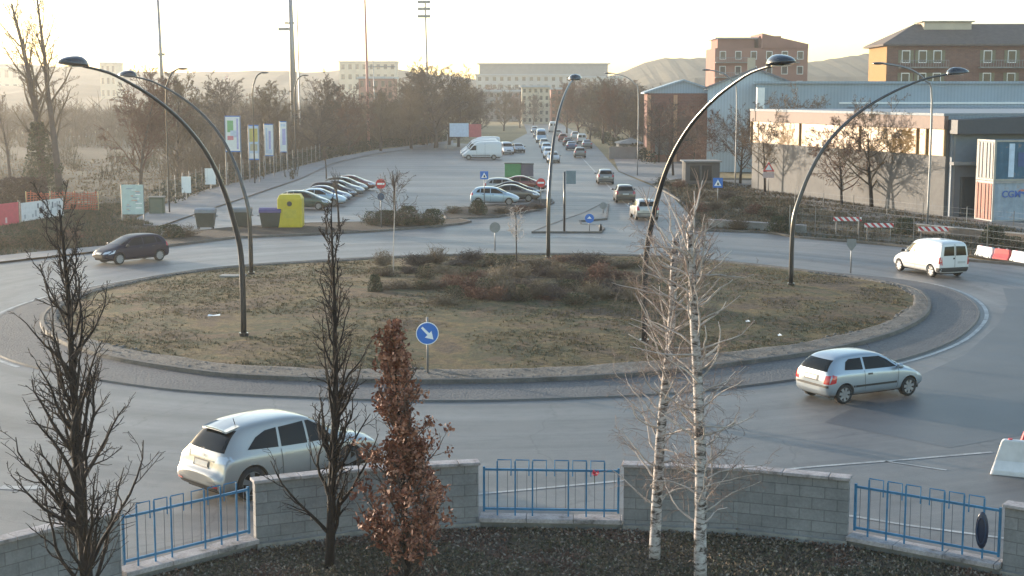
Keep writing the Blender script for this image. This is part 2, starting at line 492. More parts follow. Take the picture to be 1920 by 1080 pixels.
out_s = polar_curve(OUT_PX)
def r_at(vals, th):
    u = (th + pi) / (2 * pi) * len(vals)
    i = int(u) % len(vals); t = u - int(u)
    return vals[i] * (1 - t) + vals[(i + 1) % len(vals)] * t
for q in [(187,528),(433,489),(940,466),(1347,478),(1600,505)]:
    p_ = P(*q); th_ = atan2(p_.y - CY, p_.x - CX)
    out_s.append((th_, r_at(R_in, th_) + 0.75))
R_out = radial(out_s)
NR = 180
TH = [-pi + 2 * pi * k / NR for k in range(NR)]
def ring_pts(vals, off=0.0, z=0.0):
    return [(CX + (vals[k] + off) * cos(TH[k]), CY + (vals[k] + off) * sin(TH[k]), z) for k in range(NR)]
def ring_band(mb, a, b):
    n = len(a)
    mb.add(list(a) + list(b), [(i, (i + 1) % n, n + (i + 1) % n, n + i) for i in range(n)])
def mound(x, y):
    th = atan2(y - CY, x - CX)
    q = hypot(x - CX, y - CY) / (r_at(R_in, th) - 0.8)
    return 0.15 + 0.42 * max(0.0, 1 - q * q)

# ground sheet to the horizon
mb = MB()
gx = [-3000, -900, -300, -90, 90, 300, 900, 3000]; gy = [-60, 15, 60, 160, 400, 1000, 4000]
vs = [(x, y, -0.03) for y in gy for x in gx]
fs = [(j * 8 + i, j * 8 + i + 1, (j + 1) * 8 + i + 1, (j + 1) * 8 + i) for j in range(6) for i in range(7)]
mb.add(vs, fs)
struct('ground', mb, M_field)

# asphalt: the ring, its arms and the car park
road_px = [(878,419),(1040,384),(1050,330)]
pts = [(-80, 18), (60, 18), (60, 62)]
pts += px_poly([(1920,500),(1700,464),(1500,447),(1440,438),(1294,432),(1290,400),(1262,370),(1221,348),(1160,322)])
pts += [(14.8, 260), (14.5, 900), (3.5, 900), (3.5, 330), (-1.5, 250)]
pts += px_poly([(850,268),(700,289),(624,306),(564,335),(458,371),(380,397),(300,425)])
pts += px_poly([(300,462),(180,472),(0,492)]) + [(-80, 82)]
road = poly_sheet('road', pts, 0.0, M_road)
# darker resurfaced area on the right of the ring
mb = MB()
ppx = [(1420,1000),(1180,905),(1250,800),(1480,765),(1700,700),(1850,640),(1925,560),(2050,560),(2050,830),(1760,835),(1640,800),(1560,800),(1700,880)]
poly_sheet('road_resurfaced_patch', px_poly([(1545,792),(1700,715),(1810,665),(1870,610),(1890,570),(1880,540),(1960,545),(2060,560),(2060,800),(1920,815),(1780,840)]), 0.004, M_patch)

# apron of stone setts, kerbs, white ring line
mb = MB(); ring_band(mb, ring_pts(R_out, 0, 0.055), ring_pts(R_in, 0.0, 0.075)); struct('apron', mb, M_setts)
mb = MB()
ring_band(mb, ring_pts(R_out, 0.10, 0.001), ring_pts(R_out, 0.08, 0.06)); ring_band(mb, ring_pts(R_out, 0.08, 0.06), ring_pts(R_out, 0.0, 0.06))
ring_band(mb, ring_pts(R_out, 0.0, 0.06), ring_pts(R_out, 0.0, 0.03))
struct('apron_kerb', mb, simple('apron_edge', (.10, .10, .10), .8, bmp=.2))
mb = MB()
N = NR
for k in range(NR):
    a = TH[k]
    if -2.35 < a < -0.95: continue
    k2 = (k + 1) % NR
    ra, rb = R_out[k] + 0.28, R_out[k2] + 0.28
    mb.add([(CX + ra * cos(TH[k]), CY + ra * sin(TH[k]), .008), (CX + (ra + .16) * cos(TH[k]), CY + (ra + .16) * sin(TH[k]), .008),
            (CX + (rb + .16) * cos(TH[k2]), CY + (rb + .16) * sin(TH[k2]), .008), (CX + rb * cos(TH[k2]), CY + rb * sin(TH[k2]), .008)], [(0, 1, 2, 3)])
struct('road_marking', mb, M_line)
mb = MB()
ring_band(mb, ring_pts(R_in, 0.02, 0.07), ring_pts(R_in, 0.0, 0.21)); ring_band(mb, ring_pts(R_in, 0.0, 0.21), ring_pts(R_in, -0.14, 0.22))
ring_band(mb, ring_pts(R_in, -0.14, 0.22), ring_pts(R_in, -0.15, 0.10))
struct('kerb', mb, M_kerb)
# mound
mb = MB(); rows = 26
vs = []; rngm = random.Random(3)
for j in range(rows + 1):
    q = j / rows
    for k in range(NR):
        r = (R_in[k] - 0.13) * (1 - q)
        x, y = CX + r * cos(TH[k]), CY + r * sin(TH[k])
        z = mound(x, y) + (0.035 * noise.noise(Vector((x * .7, y * .7, 0))) if j else 0)
        vs.append((x, y, z))
fs = [(j * NR + k, j * NR + (k + 1) % NR, (j + 1) * NR + (k + 1) % NR, (j + 1) * NR + k) for j in range(rows) for k in range(NR)]
mb.add(vs, fs)
struct('island_ground', mb, M_grass, True)
# rubble border
mb = MB(); rs = random.Random(5)
for i in range(6500):
    th = rs.uniform(-pi, pi)
    if 0.5 < th < 2.6: continue
    wdt = 1.55 * (0.7 + 0.5 * noise.noise(Vector((th * 5, 0, 0))))
    wdt *= 0.25 + 0.75 * max(0, -sin(th - 0.15)) if th > -pi else 1
    r = r_at(R_in, th) - 0.2 - wdt * (rs.random() ** 1.3) * 1.2
    x, y = CX + r * cos(th), CY + r * sin(th)
    s = rs.uniform(.03, .09)
    mb.blob((x, y, mound(x, y) + s * .25), (s, s * rs.uniform(.7, 1.2), s * rs.uniform(.4, .8)), 5, 3, rs, .25)
gb = MB(); NN = 9
for k in range(NR):
    wd_ = (.30 + 1.25 * max(0, -sin(TH[k] - .15))) * (1 + .25 * noise.noise(Vector((TH[k] * 9, 1, 0))))
    for j in range(NN):
        r_ = R_in[k] - .145 - wd_ * j / (NN - 1); x, y = CX + r_ * cos(TH[k]), CY + r_ * sin(TH[k])
        gb.v.append((x, y, mound(x, y) + .055 - (.08 if j == NN - 1 else 0)))
for k in range(NR):
    for j in range(NN - 1): gb.f.append((k * NN + j, k * NN + j + 1, ((k + 1) % NR) * NN + j + 1, ((k + 1) % NR) * NN + j)[::-1]); gb.m.append(0)
struct('gravel_border', gb, layered('gravel', [(0.3, (.07, .064, .058)), (0.7, (.17, .158, .145))], 1.2, 11, [(0.3, (.3,) * 3), (0.7, (1.7,) * 3)], .9, .95, 10, 1.0, .1), True)
o = mb.build('rubble_border', M_stone); tag(o, kind='stuff', label='band of pale rubble stones along the rim of the roundabout island', cat='rubble')
# island tufts
def tufts(name, n, sampler, mat, rng, hmin, hmax, wd=.02, per=4, zf=None):
    mb = MB()
    for i in range(n):
        x, y = sampler(rng)
        z = zf(x, y) if zf else 0
        for k in range(per):
            a = rng.uniform(0, 6.28); h = rng.uniform(hmin, hmax); l = rng.uniform(.3, 1.3) * h
            bx, by = x + rng.uniform(-.06, .06), y + rng.uniform(-.06, .06)
            dx, dy = cos(a), sin(a)
            mb.add([(bx - dy * wd, by + dx * wd, z - .01), (bx + dy * wd, by - dx * wd, z - .01), (bx + dx * l, by + dy * l, z + h)], [(0, 1, 2)])
    return mb.build(name, mat)
def island_pt(rng):
    while True:
        th = rng.uniform(-pi, pi); q = sqrt(rng.random())
        r = (r_at(R_in, th) - 1.0) * q
        x, y = CX + r * cos(th), CY + r * sin(th)
        if noise.noise(Vector((x * .25, y * .25, 4))) + rng.uniform(-.3, .3) > -.1: return x, y
rg = random.Random(8)
tag(tufts('dry_grass', 9000, island_pt, M_straw, rg, .03, .09, .016, 5, mound), 'dry straw-coloured grass on the roundabout island', 'grass', kind='stuff')
tag(tufts('grass', 7000, island_pt, M_gblade, rg, .03, .08, .014, 5, mound), 'short dull green grass on the roundabout island', 'grass', kind='stuff')

# ============================================================ verges, planters, pavements
def raised(name, pts, h, mat, kerb_w=0.16, kerb_mat=None):
    """planted area with a stone kerb round it"""
    o = poly_sheet(name, pts, h, mat)
    mb = MB(); n = len(pts)
    a = sum(pts[i][0] * pts[(i + 1) % n][1] - pts[(i + 1) % n][0] * pts[i][1] for i in range(n))
    if a < 0: pts = pts[::-1]
    outp = []
    for i in range(n):
        p0, p1, p2 = Vector(pts[i - 1]), Vector(pts[i]), Vector(pts[(i + 1) % n])
        d1 = (p1 - p0).normalized(); d2 = (p2 - p1).normalized()
        nn = Vector((d1.y + d2.y, -d1.x - d2.x))
        nn = nn.normalized() if nn.length > 1e-6 else Vector((d1.y, -d1.x))
        outp.append(p1 + nn * kerb_w)
    for i in range(n):
        j = (i + 1) % n
        A, B, C, D = outp[i], outp[j], pts[j], pts[i]
        mb.add([(A[0], A[1], -.01), (B[0], B[1], -.01), (B[0], B[1], h + .02), (A[0], A[1], h + .02), (C[0], C[1], h + .02), (D[0], D[1], h + .02), (C[0], C[1], h - .05), (D[0], D[1], h - .05)],
               [(0, 1, 2, 3), (3, 2, 4, 5), (5, 4, 6, 7)])
    k = struct(name + '_kerb', mb, kerb_mat or M_kerb)
    return o
raised('planting_strip', px_poly([(305,464),(440,447),(586,441),(700,435),(790,428),(862,421),(880,417),(860,413),(800,414),(690,419),(585,421),(440,429),(330,440),(300,452)]), 0.12, M_soil)
raised('planting_bed', px_poly([(838,412),(931,408),(1008,395),(1036,381),(1034,376),(1005,377),(990,386),(930,389),(860,391),(832,402)]), 0.12, M_soil)
raised('traffic_island', px_poly([(1000,437),(1125,437),(1130,430),(1118,425),(1088,423),(1085,416),(1135,412),(1140,385),(1128,385),(1100,400),(1030,425)]), 0.10, M_asph)
poly_sheet('verge_right', px_poly([(1294,431),(1440,437),(1500,446),(1700,463),(1920,498)]) + [(70, 62), (70, 150)] + px_poly([(1345,335),(1262,340),(1221,347),(1262,369),(1290,400)]), 0.06, M_verge)
mb = MB()
kr = [P(*q) for q in [(1221,348),(1262,370),(1286,393),(1294,420),(1298,432),(1440,438),(1500,447),(1700,464),(1920,499)]] + [Vector((60, 61, 0))]
kr = smooth_poly([tuple(k) for k in kr], 4)
for a, b in zip(kr[:-1], kr[1:]):
    d = (b - a); d.normalize(); nn = Vector((-d.y, d.x, 0)) * .16
    mb.add([a, b, b + Vector((0, 0, .13)), a + Vector((0, 0, .13)), b + nn + Vector((0, 0, .13)), a + nn + Vector((0, 0, .13)), b + nn, a + nn], [(0, 1, 2, 3), (3, 2, 4, 5), (5, 4, 6, 7)])
struct('kerb_right', mb, M_kerb)
# left pavement and path, left verge
poly_sheet('verge_left', [(-90, 78)] + px_poly([(0,484),(180,466),(300,455),(300,425),(270,415),(240,415),(300,384),(380,356),(540,316),(620,296),(700,280),(850,262)]) + [(-20, 330), (-110, 330)], 0.05, M_verge)
poly_sheet('pavement', px_poly([(268,424),(300,426),(380,398),(458,372),(564,336),(624,307),(700,290),(850,269),(850,264),(700,283),(620,298),(540,319),(380,359),(300,388),(255,412)]), 0.09, M_pave)
poly_sheet('pavement_edge', [(-80, 78)] + px_poly([(0,494),(180,474),(300,464),(300,456),(180,465),(0,482)]), 0.10, M_pave)
# yard right of the road
poly_sheet('yard', px_poly([(1150,296),(1262,296),(1330,330),(1262,338),(1221,346),(1160,322)]), 0.07, M_pave)
poly_sheet('yard_asphalt', [(27, 90), (75, 84), (75, 150), (20, 150)], 0.065, M_asph)

# white lines across the near approach
def line_px(name, pl, wd=.12):
    mb = MB(); q = [P(*p) for p in pl]
    for a, b in zip(q[:-1], q[1:]):
        d = (b - a); d.normalize(); nn = Vector((-d.y, d.x, 0)) * wd / 2
        mb.add([a - nn, b - nn, b + nn, a + nn], [(0, 1, 2, 3)])
    mb.v = [(x, y, .009) for x, y, z in mb.v]
    return struct(name, mb, M_line)
line_px('road_marking', [(1440, 884), (1530, 875), (1700, 862), (1860, 848)])
line_px('road_marking', [(1660, 865), (1775, 882)], .1)
line_px('road_marking', [(700, 948), (905, 926), (1165, 902), (1440, 884)])
line_px('road_marking', [(1560, 962), (1700, 985), (1900, 1012), (2000, 1030)])
line_px('road_marking', [(0, 914), (40, 916), (95, 912)], .3)
line_px('road_marking', [(1095, 300), (1170, 380), (1230, 425)], .14)
line_px('road_marking', [(1062, 262), (1095, 300)], .14)
line_px('road_marking', [(1000, 444), (1127, 445)], .35)

# ============================================================ trees
def grow(rng, tubes, p, d, L, r, lv, prm):
    """tubes: list of (level, pts, radii); prm[lv] = dict"""
    q = prm[lv]
    n = q.get('seg', 5)
    pts = [p.copy()]; rad = [r]
    d = d.normalized()
    for i in range(n):
        j = q.get('jit', .12)
        d = d + Vector((rng.gauss(0, j), rng.gauss(0, j), rng.gauss(0, j * .6))) + Vector((0, 0, q.get('up', 0.0)))
        d.normalize()
        p = p + d * (L / n)
        pts.append(p.copy())
        rad.append(max(r * (1 - (i + 1) / n * q.get('tap', .75)), q.get('rmin', .004)))
    tubes.append((lv, pts, rad))
    if lv + 1 >= len(prm): return
    c = prm[lv + 1]
    m = c['n'] if lv == 0 else max(1, int(c['n'] * rng.uniform(.7, 1.3)))
    for k in range(m):
        t = c.get('t0', .2) + (c.get('t1', 1.0) - c.get('t0', .2)) * (k + rng.random() * .9) / m
        u = t * n; i = min(n - 1, int(u)); fr = u - i
        bp = pts[i].lerp(pts[i + 1], fr)
        br = rad[i] * (1 - fr) + rad[i + 1] * fr
        dd = (pts[i + 1] - pts[i]).normalized()
        o = dd.orthogonal().normalized()
        a = (k * 2.399 + rng.uniform(-.5, .5)) if lv == 0 else rng.uniform(0, 2 * pi)
        o = o * cos(a) + dd.cross(o) * sin(a)
        ang = R(rng.uniform(*c['ang']))
        nd = dd * cos(ang) + o * sin(ang)
        shape = c.get('shape', lambda t: 1 - .5 * t)(t)
        Lc = c['len'] * rng.uniform(.7, 1.2) * shape if c.get('abs') else L * c['len'] * rng.uniform(.7, 1.2) * shape
        grow(rng, tubes, bp, nd, Lc, min(br * c.get('rr', .6), c.get('rmax', 9)), lv + 1, prm)
def tube_mesh(tubes, lvs, mat, name, sides=(7, 5, 3, 3, 3)):
    mb = MB()
    for lv, pts, rad in tubes:
        if lv in lvs: mb.tube(pts, rad, sides[min(lv, 4)], cap=lv < 2)
    return mb
def make_tree(name, label, cat, loc, h, r, prm, seed, mt, mc, group=None, leaf=None, split=1, extra=None):
    rng = random.Random(seed)
    tubes = []
    grow(rng, tubes, Vector((0, 0, -.1)), Vector((0, 0, 1)), h, r, 0, prm)
    t = thing(name, label, cat, loc, 0, group)
    tube_mesh(tubes, range(0, split), mt, 'trunk').build('trunk', mt, t, True)
    tube_mesh(tubes, range(split, 9), mc, 'crown').build('crown', mc, t, True)
    if leaf:
        mb = MB()
        leaf(mb, tubes, rng)
        mb.build('foliage', leaf_mat[0], t)
    if extra: extra(t, tubes, rng)
    return t
leaf_mat = [M_redleaf]

# --- foreground: two dark upright trees
prm_up = [dict(seg=12, jit=.03, up=.02, tap=.85, rmin=.012),
          dict(n=58, t0=.08, t1=.99, ang=(22, 46), len=2.1, abs=True, shape=lambda t: 1.15 - .85 * t, seg=8, jit=.15, up=.12, tap=.8, rr=.55, rmax=.043, rmin=.009),
          dict(n=8, t0=.15, ang=(20, 50), len=.40, seg=4, jit=.24, up=.13, tap=.6, rr=.65, rmin=.006, rmax=.017),
          dict(n=5, t0=.2, ang=(25, 60), len=.5, seg=4, jit=.3, up=.06, tap=.5, rr=.7, rmin=.0045, rmax=.009)]
p = PD(168, 1080, 23.0)
make_tree('bare_tree', 'dark bare tree with upright branches at the bottom left in front of the wall', 'tree', (p.x, 23.0, 0), 7.25, .125, prm_up, 11, M_bark, M_bark, None)
prm_up2 = [dict(prm_up[0]), dict(prm_up[1], n=50, len=1.55, ang=(18, 40)), dict(prm_up[2], n=7), dict(prm_up[3])]
p = P(617, 1066)
make_tree('bare_tree', 'dark bare tree with upright branches just left of the red-leaved tree', 'tree', p, 6.95, .10, prm_up2, 23, M_bark, M_bark, None)
# --- red-leaved columnar tree
def red_leaves(mb, tubes, rng):
    for lv, pts, rad in tubes:
        if lv < 2: continue
        for i in range(1, len(pts)):
            p = pts[i]
            if p.z > 4.9: continue
            dens = 1.0 if p.z < 3.6 else .75
            if noise.noise(p * 2.2) < -.22: continue
            for k in range(3 if rng.random() < dens * (.9 if p.z < 3.2 else .62) else 0):
                mb.leaf((p.x + rng.gauss(0, .05), p.y + rng.gauss(0, .05), p.z + rng.gauss(0, .06)), rng.uniform(.07, .125), rng, -.5)
prm_red = [dict(seg=10, jit=.015, up=.03, tap=.85, rmin=.008),
           dict(n=74, t0=.015, t1=.95, ang=(34, 66), len=1.45, abs=True, shape=lambda t: 1.08 - .95 * t, seg=6, jit=.12, up=.12, tap=.7, rr=.45, rmax=.03, rmin=.007),
           dict(n=8, t0=.15, ang=(25, 60), len=.42, seg=4, jit=.18, up=.08, rr=.6, rmin=.005, rmax=.012),
           dict(n=3, t0=.2, ang=(25, 60), len=.45, seg=2, jit=.2, up=.05, rr=.7, rmin=.004, rmax=.007)]
p = P(765, 1098)
make_tree('red_leaved_tree', 'columnar tree still holding withered red-brown leaves in front of the wall', 'tree', p, 5.05, .07, prm_red, 5, M_bark, M_twig, None, red_leaves)
# --- birches
def mk_birch(label, loc, h, r, seed, nst, lean=(0, 0)):
    rng = random.Random(seed); tubes = []
    prm = [dict(seg=14, jit=.018, up=.03, tap=.45, rmin=.03),
           dict(n=52, t0=.16, t1=1.0, ang=(42, 80), len=1.45, abs=True, shape=lambda t: 1.0 - .3 * t, seg=7, jit=.2, up=.02, tap=.8, rr=.4, rmax=.022, rmin=.006),
           dict(n=10, t0=.12, ang=(25, 70), len=.5, seg=4, jit=.26, up=-.02, rr=.55, rmin=.003, rmax=.0055),
           dict(n=5, t0=.2, ang=(25, 60), len=.5, seg=3, jit=.2, up=-.05, rr=.7, rmin=.003, rmax=.0045)]
    d = Vector((lean[0], lean[1], 1))
    grow(rng, tubes, Vector((0, 0, -.1)), d, h, r, 0, prm)
    top = tubes[0][1][-1] if tubes[0][0] == 0 else None
    tr = [t for t in tubes if t[0] == 0][0]
    # pale upright shoots from the cut top
    st = []
    for k in range(nst):
        i = rng.randint(9, 14); b = tr[1][min(i, 14)]
        a = k * 2.4
        d0 = Vector((cos(a) * .55, sin(a) * .4, 1)).normalized()
        L = rng.uniform(.7, 1.5)
        pts = [b.copy()]; dd = d0
        for s in range(5):
            dd = (dd + Vector((rng.gauss(0, .08), rng.gauss(0, .08), .12))).normalized()
            pts.append(pts[-1] + dd * L / 5)
        st.append((1, pts, [.026, .022, .019, .016, .012, .008]))
        for s in range(7):
            e = pts[rng.randint(1, 4)]; a2 = rng.uniform(0, 6.28)
            q = [e.copy()]; d2 = Vector((cos(a2) * .6, sin(a2) * .6, .8)).normalized()
            for z in range(3):
                d2 = (d2 + Vector((rng.gauss(0, .15), rng.gauss(0, .15), .1))).normalized(); q.append(q[-1] + d2 * .15)
            st.append((2, q, [.008, .007, .005, .003]))
    for k in range(11):
        i = rng.randint(5, 13); b = tr[1][i]; a = rng.uniform(0, 6.28) if k % 2 else (0 if k % 4 else pi) + rng.uniform(-.5, .5)
        dd = Vector((cos(a), sin(a) * .6, rng.uniform(-.1, .5))).normalized(); pts = [b.copy()]; n_ = 7
        for q in range(n_):
            dd = (dd + Vector((rng.gauss(0, .22), rng.gauss(0, .22), .16 + rng.gauss(0, .12)))).normalized(); pts.append(pts[-1] + dd * rng.uniform(.10, .17))
        st.append((1, pts, [.03 - .0032 * q for q in range(n_ + 1)]))
    t = thing('birch_tree', label, 'birch', loc)
    mb = tube_mesh(tubes, [0], M_birch, 'trunk', (9,)); 
    mb.build('trunk', M_birch, t, True)
    mbl = MB()
    for lv, pts, rad in st:
        if lv == 1: mbl.tube(pts, rad, 5)
    for lv, pts, rad in tubes:
        if lv == 1: mbl.tube(pts, rad, 4, False)
    mbl.build('limbs', M_ptwig, t, True)
    mbc = MB()
    for lv, pts, rad in tubes:
        if lv >= 2: mbc.tube(pts, rad, 3, False)
    for lv, pts, rad in st:
        if lv == 2: mbc.tube(pts, rad, 3, False)
    mbc.build('crown', M_birchtwig, t, True)
    return t
mk_birch('white-barked birch standing left of the other one, foot among the leaves before the wall', P(1227, 1056), 6.4, .115, 31, 7, (.01, .05))
mk_birch('white-barked birch on the right, nearer the camera, with pale cut upright shoots', P(1314, 1090), 6.65, .125, 47, 9, (-.015, .03))
# --- little tree on the island and street trees
prm_road = [dict(seg=7, jit=.05, up=.04, tap=.8, rmin=.03),
            dict(n=19, t0=.24, t1=1.0, ang=(34, 74), len=.78, seg=7, jit=.13, up=.06, tap=.8, rr=.55, rmin=.016, shape=lambda t: 1.15 - .5 * t),
            dict(n=8, t0=.25, ang=(25, 60), len=.5, seg=4, jit=.16, up=.03, rr=.6, rmin=.012),
            dict(n=7, t0=.2, ang=(25, 65), len=.5, seg=3, jit=.2, up=.02, rr=.6, rmin=.012),
            dict(n=5, t0=.2, ang=(25, 60), len=.6, seg=2, jit=.2, up=.0, rr=.8, rmin=.011)]
GR = 'bare street trees in front of the long warehouse'
t1 = make_tree('street_tree', 'widest bare street tree before the lit warehouse wall, forking low', 'tree', P(1634, 390), 6.1, .19, prm_road, 61, M_bark, M_btwig, GR)
def brown_leaves(n):
    def f(t, tubes, rng):
        mb = MB(); tw = [q for q in tubes if q[0] >= 3]
        for i in range(n):
            p_ = rng.choice(rng.choice(tw)[1]); mb.leaf(p_ + Vector((rng.gauss(0, .05), rng.gauss(0, .05), -.04)), rng.uniform(.07, .13), rng)
        mb.build('foliage', M_rshrub, t)
    return f
def mk_road(name, label, px, py, top, seed, mc, grp, base=t1, spread=1.0, r=.16, prm=None):
    p = P(px, py)
    h = CAM_H - (top - HOR) * p.y / F_PX
    return make_tree(name, label, 'tree', p, h * .76, r, prm or prm_road, seed, M_bark, mc, grp, None, 1, brown_leaves(2600 if mc is M_rtwig else 700))
mk_road('street_tree', 'tall bare street tree at the far corner of the lit warehouse', 1487, 352, 165, 67, M_btwig, GR, r=.2)
t3 = mk_road('street_tree', 'reddish bare street tree left of the widest one by the warehouse', 1578, 388, 232, 71, M_rtwig, GR, r=.13)
mk_road('street_tree', 'slim bare street tree beside the red triangular warning sign', 1434, 362, 215, 73, M_btwig, GR, r=.13)
t4 = mk_road('street_tree', 'greyish bare street tree left of the slim one by the warning sign', 1388, 345, 205, 79, M_twig, GR, r=.15)
# row along the right of the road: copies
GR2 = 'bare trees lining the right side of the road'
labs = ['brown bare tree nearest the booth at the right of the road', 'bare tree standing behind the road sign near the small booth', 'bare tree behind the shrubs right of the parked traffic', 'bare tree by the brick shed with the pale blue roof']
for i, (px, py, s, rz) in enumerate([(1340, 322, 1.0, 1.0), (1262, 330, .95, 2.1), (1300, 312, 1.0, 3.3), (1235, 305, 1.05, 4.4)]):
    copy_tree(t4 if i % 2 else t3, P(px, py), rz, labs[i], GR2, s)

# big dense background trees
prm_big = [dict(seg=6, jit=.06, up=.03, tap=.8, rmin=.05),
           dict(n=24, t0=.12, t1=1.0, ang=(22, 66), len=.62, seg=6, jit=.12, up=.08, tap=.8, rr=.5, rmin=.03, shape=lambda t: 1.15 - .6 * t),
           dict(n=10, t0=.15, ang=(25, 60), len=.5, seg=4, jit=.16, up=.05, rr=.6, rmin=.022),
           dict(n=7, t0=.15, ang=(25, 65), len=.5, seg=3, jit=.2, up=.03, rr=.6, rmin=.02),
           dict(n=5, t0=.1, ang=(25, 60), len=.6, seg=2, jit=.2, up=.0, rr=.8, rmin=.02)]
big_a = make_tree('bare_tree', 'bare tree with a broad crown beside the long roadside hedge', 'tree', (0, 0, 0), 9.0, .24, prm_big, 101, M_twig, M_btwig)
big_b = make_tree('bare_tree', 'b', 'tree', (0, 0, 0), 9.0, .22, prm_big, 113, M_twig, M_rtwig)
big_c = make_tree('bare_tree', 'c', 'tree', (0, 0, 0), 9.0, .26, prm_big, 127, M_twig, M_twig)
def bigheight(o):
    return max((max(v[2] for v in (c.data.vertices[i].co for i in range(0, len(c.data.vertices), 7))) for c in o.children))
BH = {id(x): bigheight(x) for x in (big_a, big_b, big_c)}
used = set()
def put_big(src, px, Y, top, label, wide=1.0, rz=0.0, grp=None):
    X = (px - 960) / F_PX * Y
    h = CAM_H - (top - HOR) * Y / F_PX
    s = h / BH[id(src)]
    if id(src) not in used:
        used.add(id(src)); o = src
        o.location = (X, Y, 0); o.rotation_euler = (0, 0, rz); o['label'] = label
    else:
        o = copy_tree(src, (X, Y, 0), rz, label)
    o.scale = (s * wide, s * wide, s)
    if grp: o['group'] = grp
    return o
GL = 'bare trees behind the hedge left of the car park'
put_big(big_b, 262, 135, 120, 'reddish bare tree with a broad crown behind the information board', .95, .3, GL)
put_big(big_a, 335, 150, 132, 'bare tree partly behind the reddish one, left of the tall banners', 1.0, 1.1, GL)
put_big(big_c, 440, 190, 130, 'bare tree standing over the leftmost banner', 1.15, 2.0, GL)
put_big(big_a, 505, 200, 150, 'bare tree behind the two middle banners', 1.1, 3.0, GL)
put_big(big_c, 600, 195, 128, 'tall grey bare tree right of the banners', 1.0, 4.0, GL)
put_big(big_b, 655, 215, 155, 'bare tree left of the thick red and white mast', 1.1, 5.0, GL)
put_big(big_a, 715, 225, 160, 'bare tree right of the red and white mast', 1.1, .7, GL)
for i, (px, top) in enumerate([(772, 150), (818, 105), (860, 148), (794, 122), (842, 119)]):
    put_big((big_a, big_c, big_a)[i % 3], px, 236 + i * 5, top, ['bare tree at the left of the round dense clump', 'tallest bare tree in the round dense clump', 'bare tree at the right of the round dense clump', 'bare tree in the heart of the round dense clump', 'bare tree at the back of the round dense clump'][i], 1.2, i * 1.3, 'bare trees making the dense round clump beyond the car park')
for i, (px, Y, top) in enumerate([(900, 330, 165), (945, 350, 168), (975, 380, 172), (1000, 420, 170), (1062, 330, 155), (1085, 300, 145), (1105, 280, 148), (1130, 262, 142), (1155, 250, 150), (1180, 240, 158), (1205, 232, 170)]):
    lb = ['bare tree on the left of the far road beyond the white vans', 'bare tree between the white vans and the far traffic', 'bare tree behind the far traffic on the left of the road', 'farthest bare tree left of the road',
          'farthest bare tree right of the road', 'bare tree behind the curved lamp on the right of the far road', 'third tree from the far end on the right of the road', 'bare tree under the arm of the small right-hand lamp', 'bare tree just left of the small right-hand lamp post', 'bare tree beside the small right-hand lamp post', 'bare tree left of the brick shed'][i]
    put_big((big_c, big_a, big_b)[i % 3], px, Y, top, lb, 1.0, i * 1.9, 'bare trees flanking the far road')
for i, (px, Y, top) in enumerate([(885, 520, 158), (908, 470, 160), (930, 540, 156), (955, 480, 160), (978, 560, 158), (1002, 520, 162), (1024, 600, 163), (1042, 560, 164), (1068, 470, 152), (1095, 430, 146), (1122, 400, 142), (1150, 380, 145), (1178, 360, 150), (1215, 330, 155), (1248, 310, 160), (1190, 300, 160), (1140, 300, 152)]):
    put_big((big_a, big_c, big_b)[i % 3], px, Y, top, 'hazy bare tree among those closing in the far end of the main road', 1.35, i * 2.3, 'hazy bare trees closing in the far end of the main road')
# distant belt of woodland = stuff
rw = random.Random(77)
mbw = MB(); 
for i in range(6500):
    Y = rw.uniform(245, 420); X = rw.uniform(-.36, -.05) * Y
    if X < -.24 * Y and rw.random() < .6: continue
    if X > -22 and Y < 250: X -= 20
    if rw.random() < .2: X = rw.uniform(22, 60); Y = rw.uniform(330, 420)
    h = rw.uniform(4, 9) * (.75 + .5 * noise.noise(Vector((X * .05, Y * .05, 0))))
    mbw.tube([(X, Y, 0), (X + rw.uniform(-.5, .5), Y, h * .5), (X + rw.uniform(-1.5, 1.5), Y + rw.uniform(-1, 1), h)], [.10, .07, .03], 3, False)
    for k in range(6):
        z = rw.uniform(.35, .8) * h; a = rw.uniform(0, 6.28); l = rw.uniform(.8, 2.4)
        mbw.tube([(X, Y, z), (X + cos(a) * l, Y + sin(a) * l, z + l * .9)], [.06, .03], 3, False)
tag(mbw.build('woodland', M_btwig), 'brown leafless thicket far behind the car park', 'woodland', kind='stuff')

# two tall gaunt trees with ivy on the far left
prm_tall = [dict(seg=10, jit=.04, up=.05, tap=.8, rmin=.03),
            dict(n=20, t0=.25, t1=.98, ang=(18, 50), len=.34, seg=6, jit=.09, up=.10, tap=.85, rr=.5, rmin=.016),
            dict(n=9, t0=.2, ang=(20, 50), len=.42, seg=4, jit=.14, up=.06, rr=.55, rmin=.012),
            dict(n=6, t0=.2, ang=(20, 55), len=.45, seg=3, jit=.18, up=.02, rr=.6, rmin=.013),
            dict(n=3, t0=.2, ang=(20, 55), len=.5, seg=2, jit=.18, up=.02, rr=.7, rmin=.013)]
def ivy(z0, z1, rr, n, mat=M_ever, cone=False):
    def f(t, tubes, rng):
        mb = MB(); tr = tubes_trunk(tubes)
        for i in range(n):
            z = rng.uniform(z0, z1)
            q = min(range(len(tr)), key=lambda k: abs(tr[k].z - z))
            rad = rr * (1 - .75 * (z - z0) / (z1 - z0)) if cone else rr * (.6 + .4 * sin(z * 3))
            a = rng.uniform(0, 6.28); r_ = rad * sqrt(rng.random())
            mb.leaf((tr[q].x + cos(a) * r_, tr[q].y + sin(a) * r_, z), rng.uniform(.15, .3), rng)
        mb.build('foliage', mat, t)
    return f
def tubes_trunk(tubes):
    return [t for t in tubes if t[0] == 0][0][1]
p = PD(80, 345, 128)
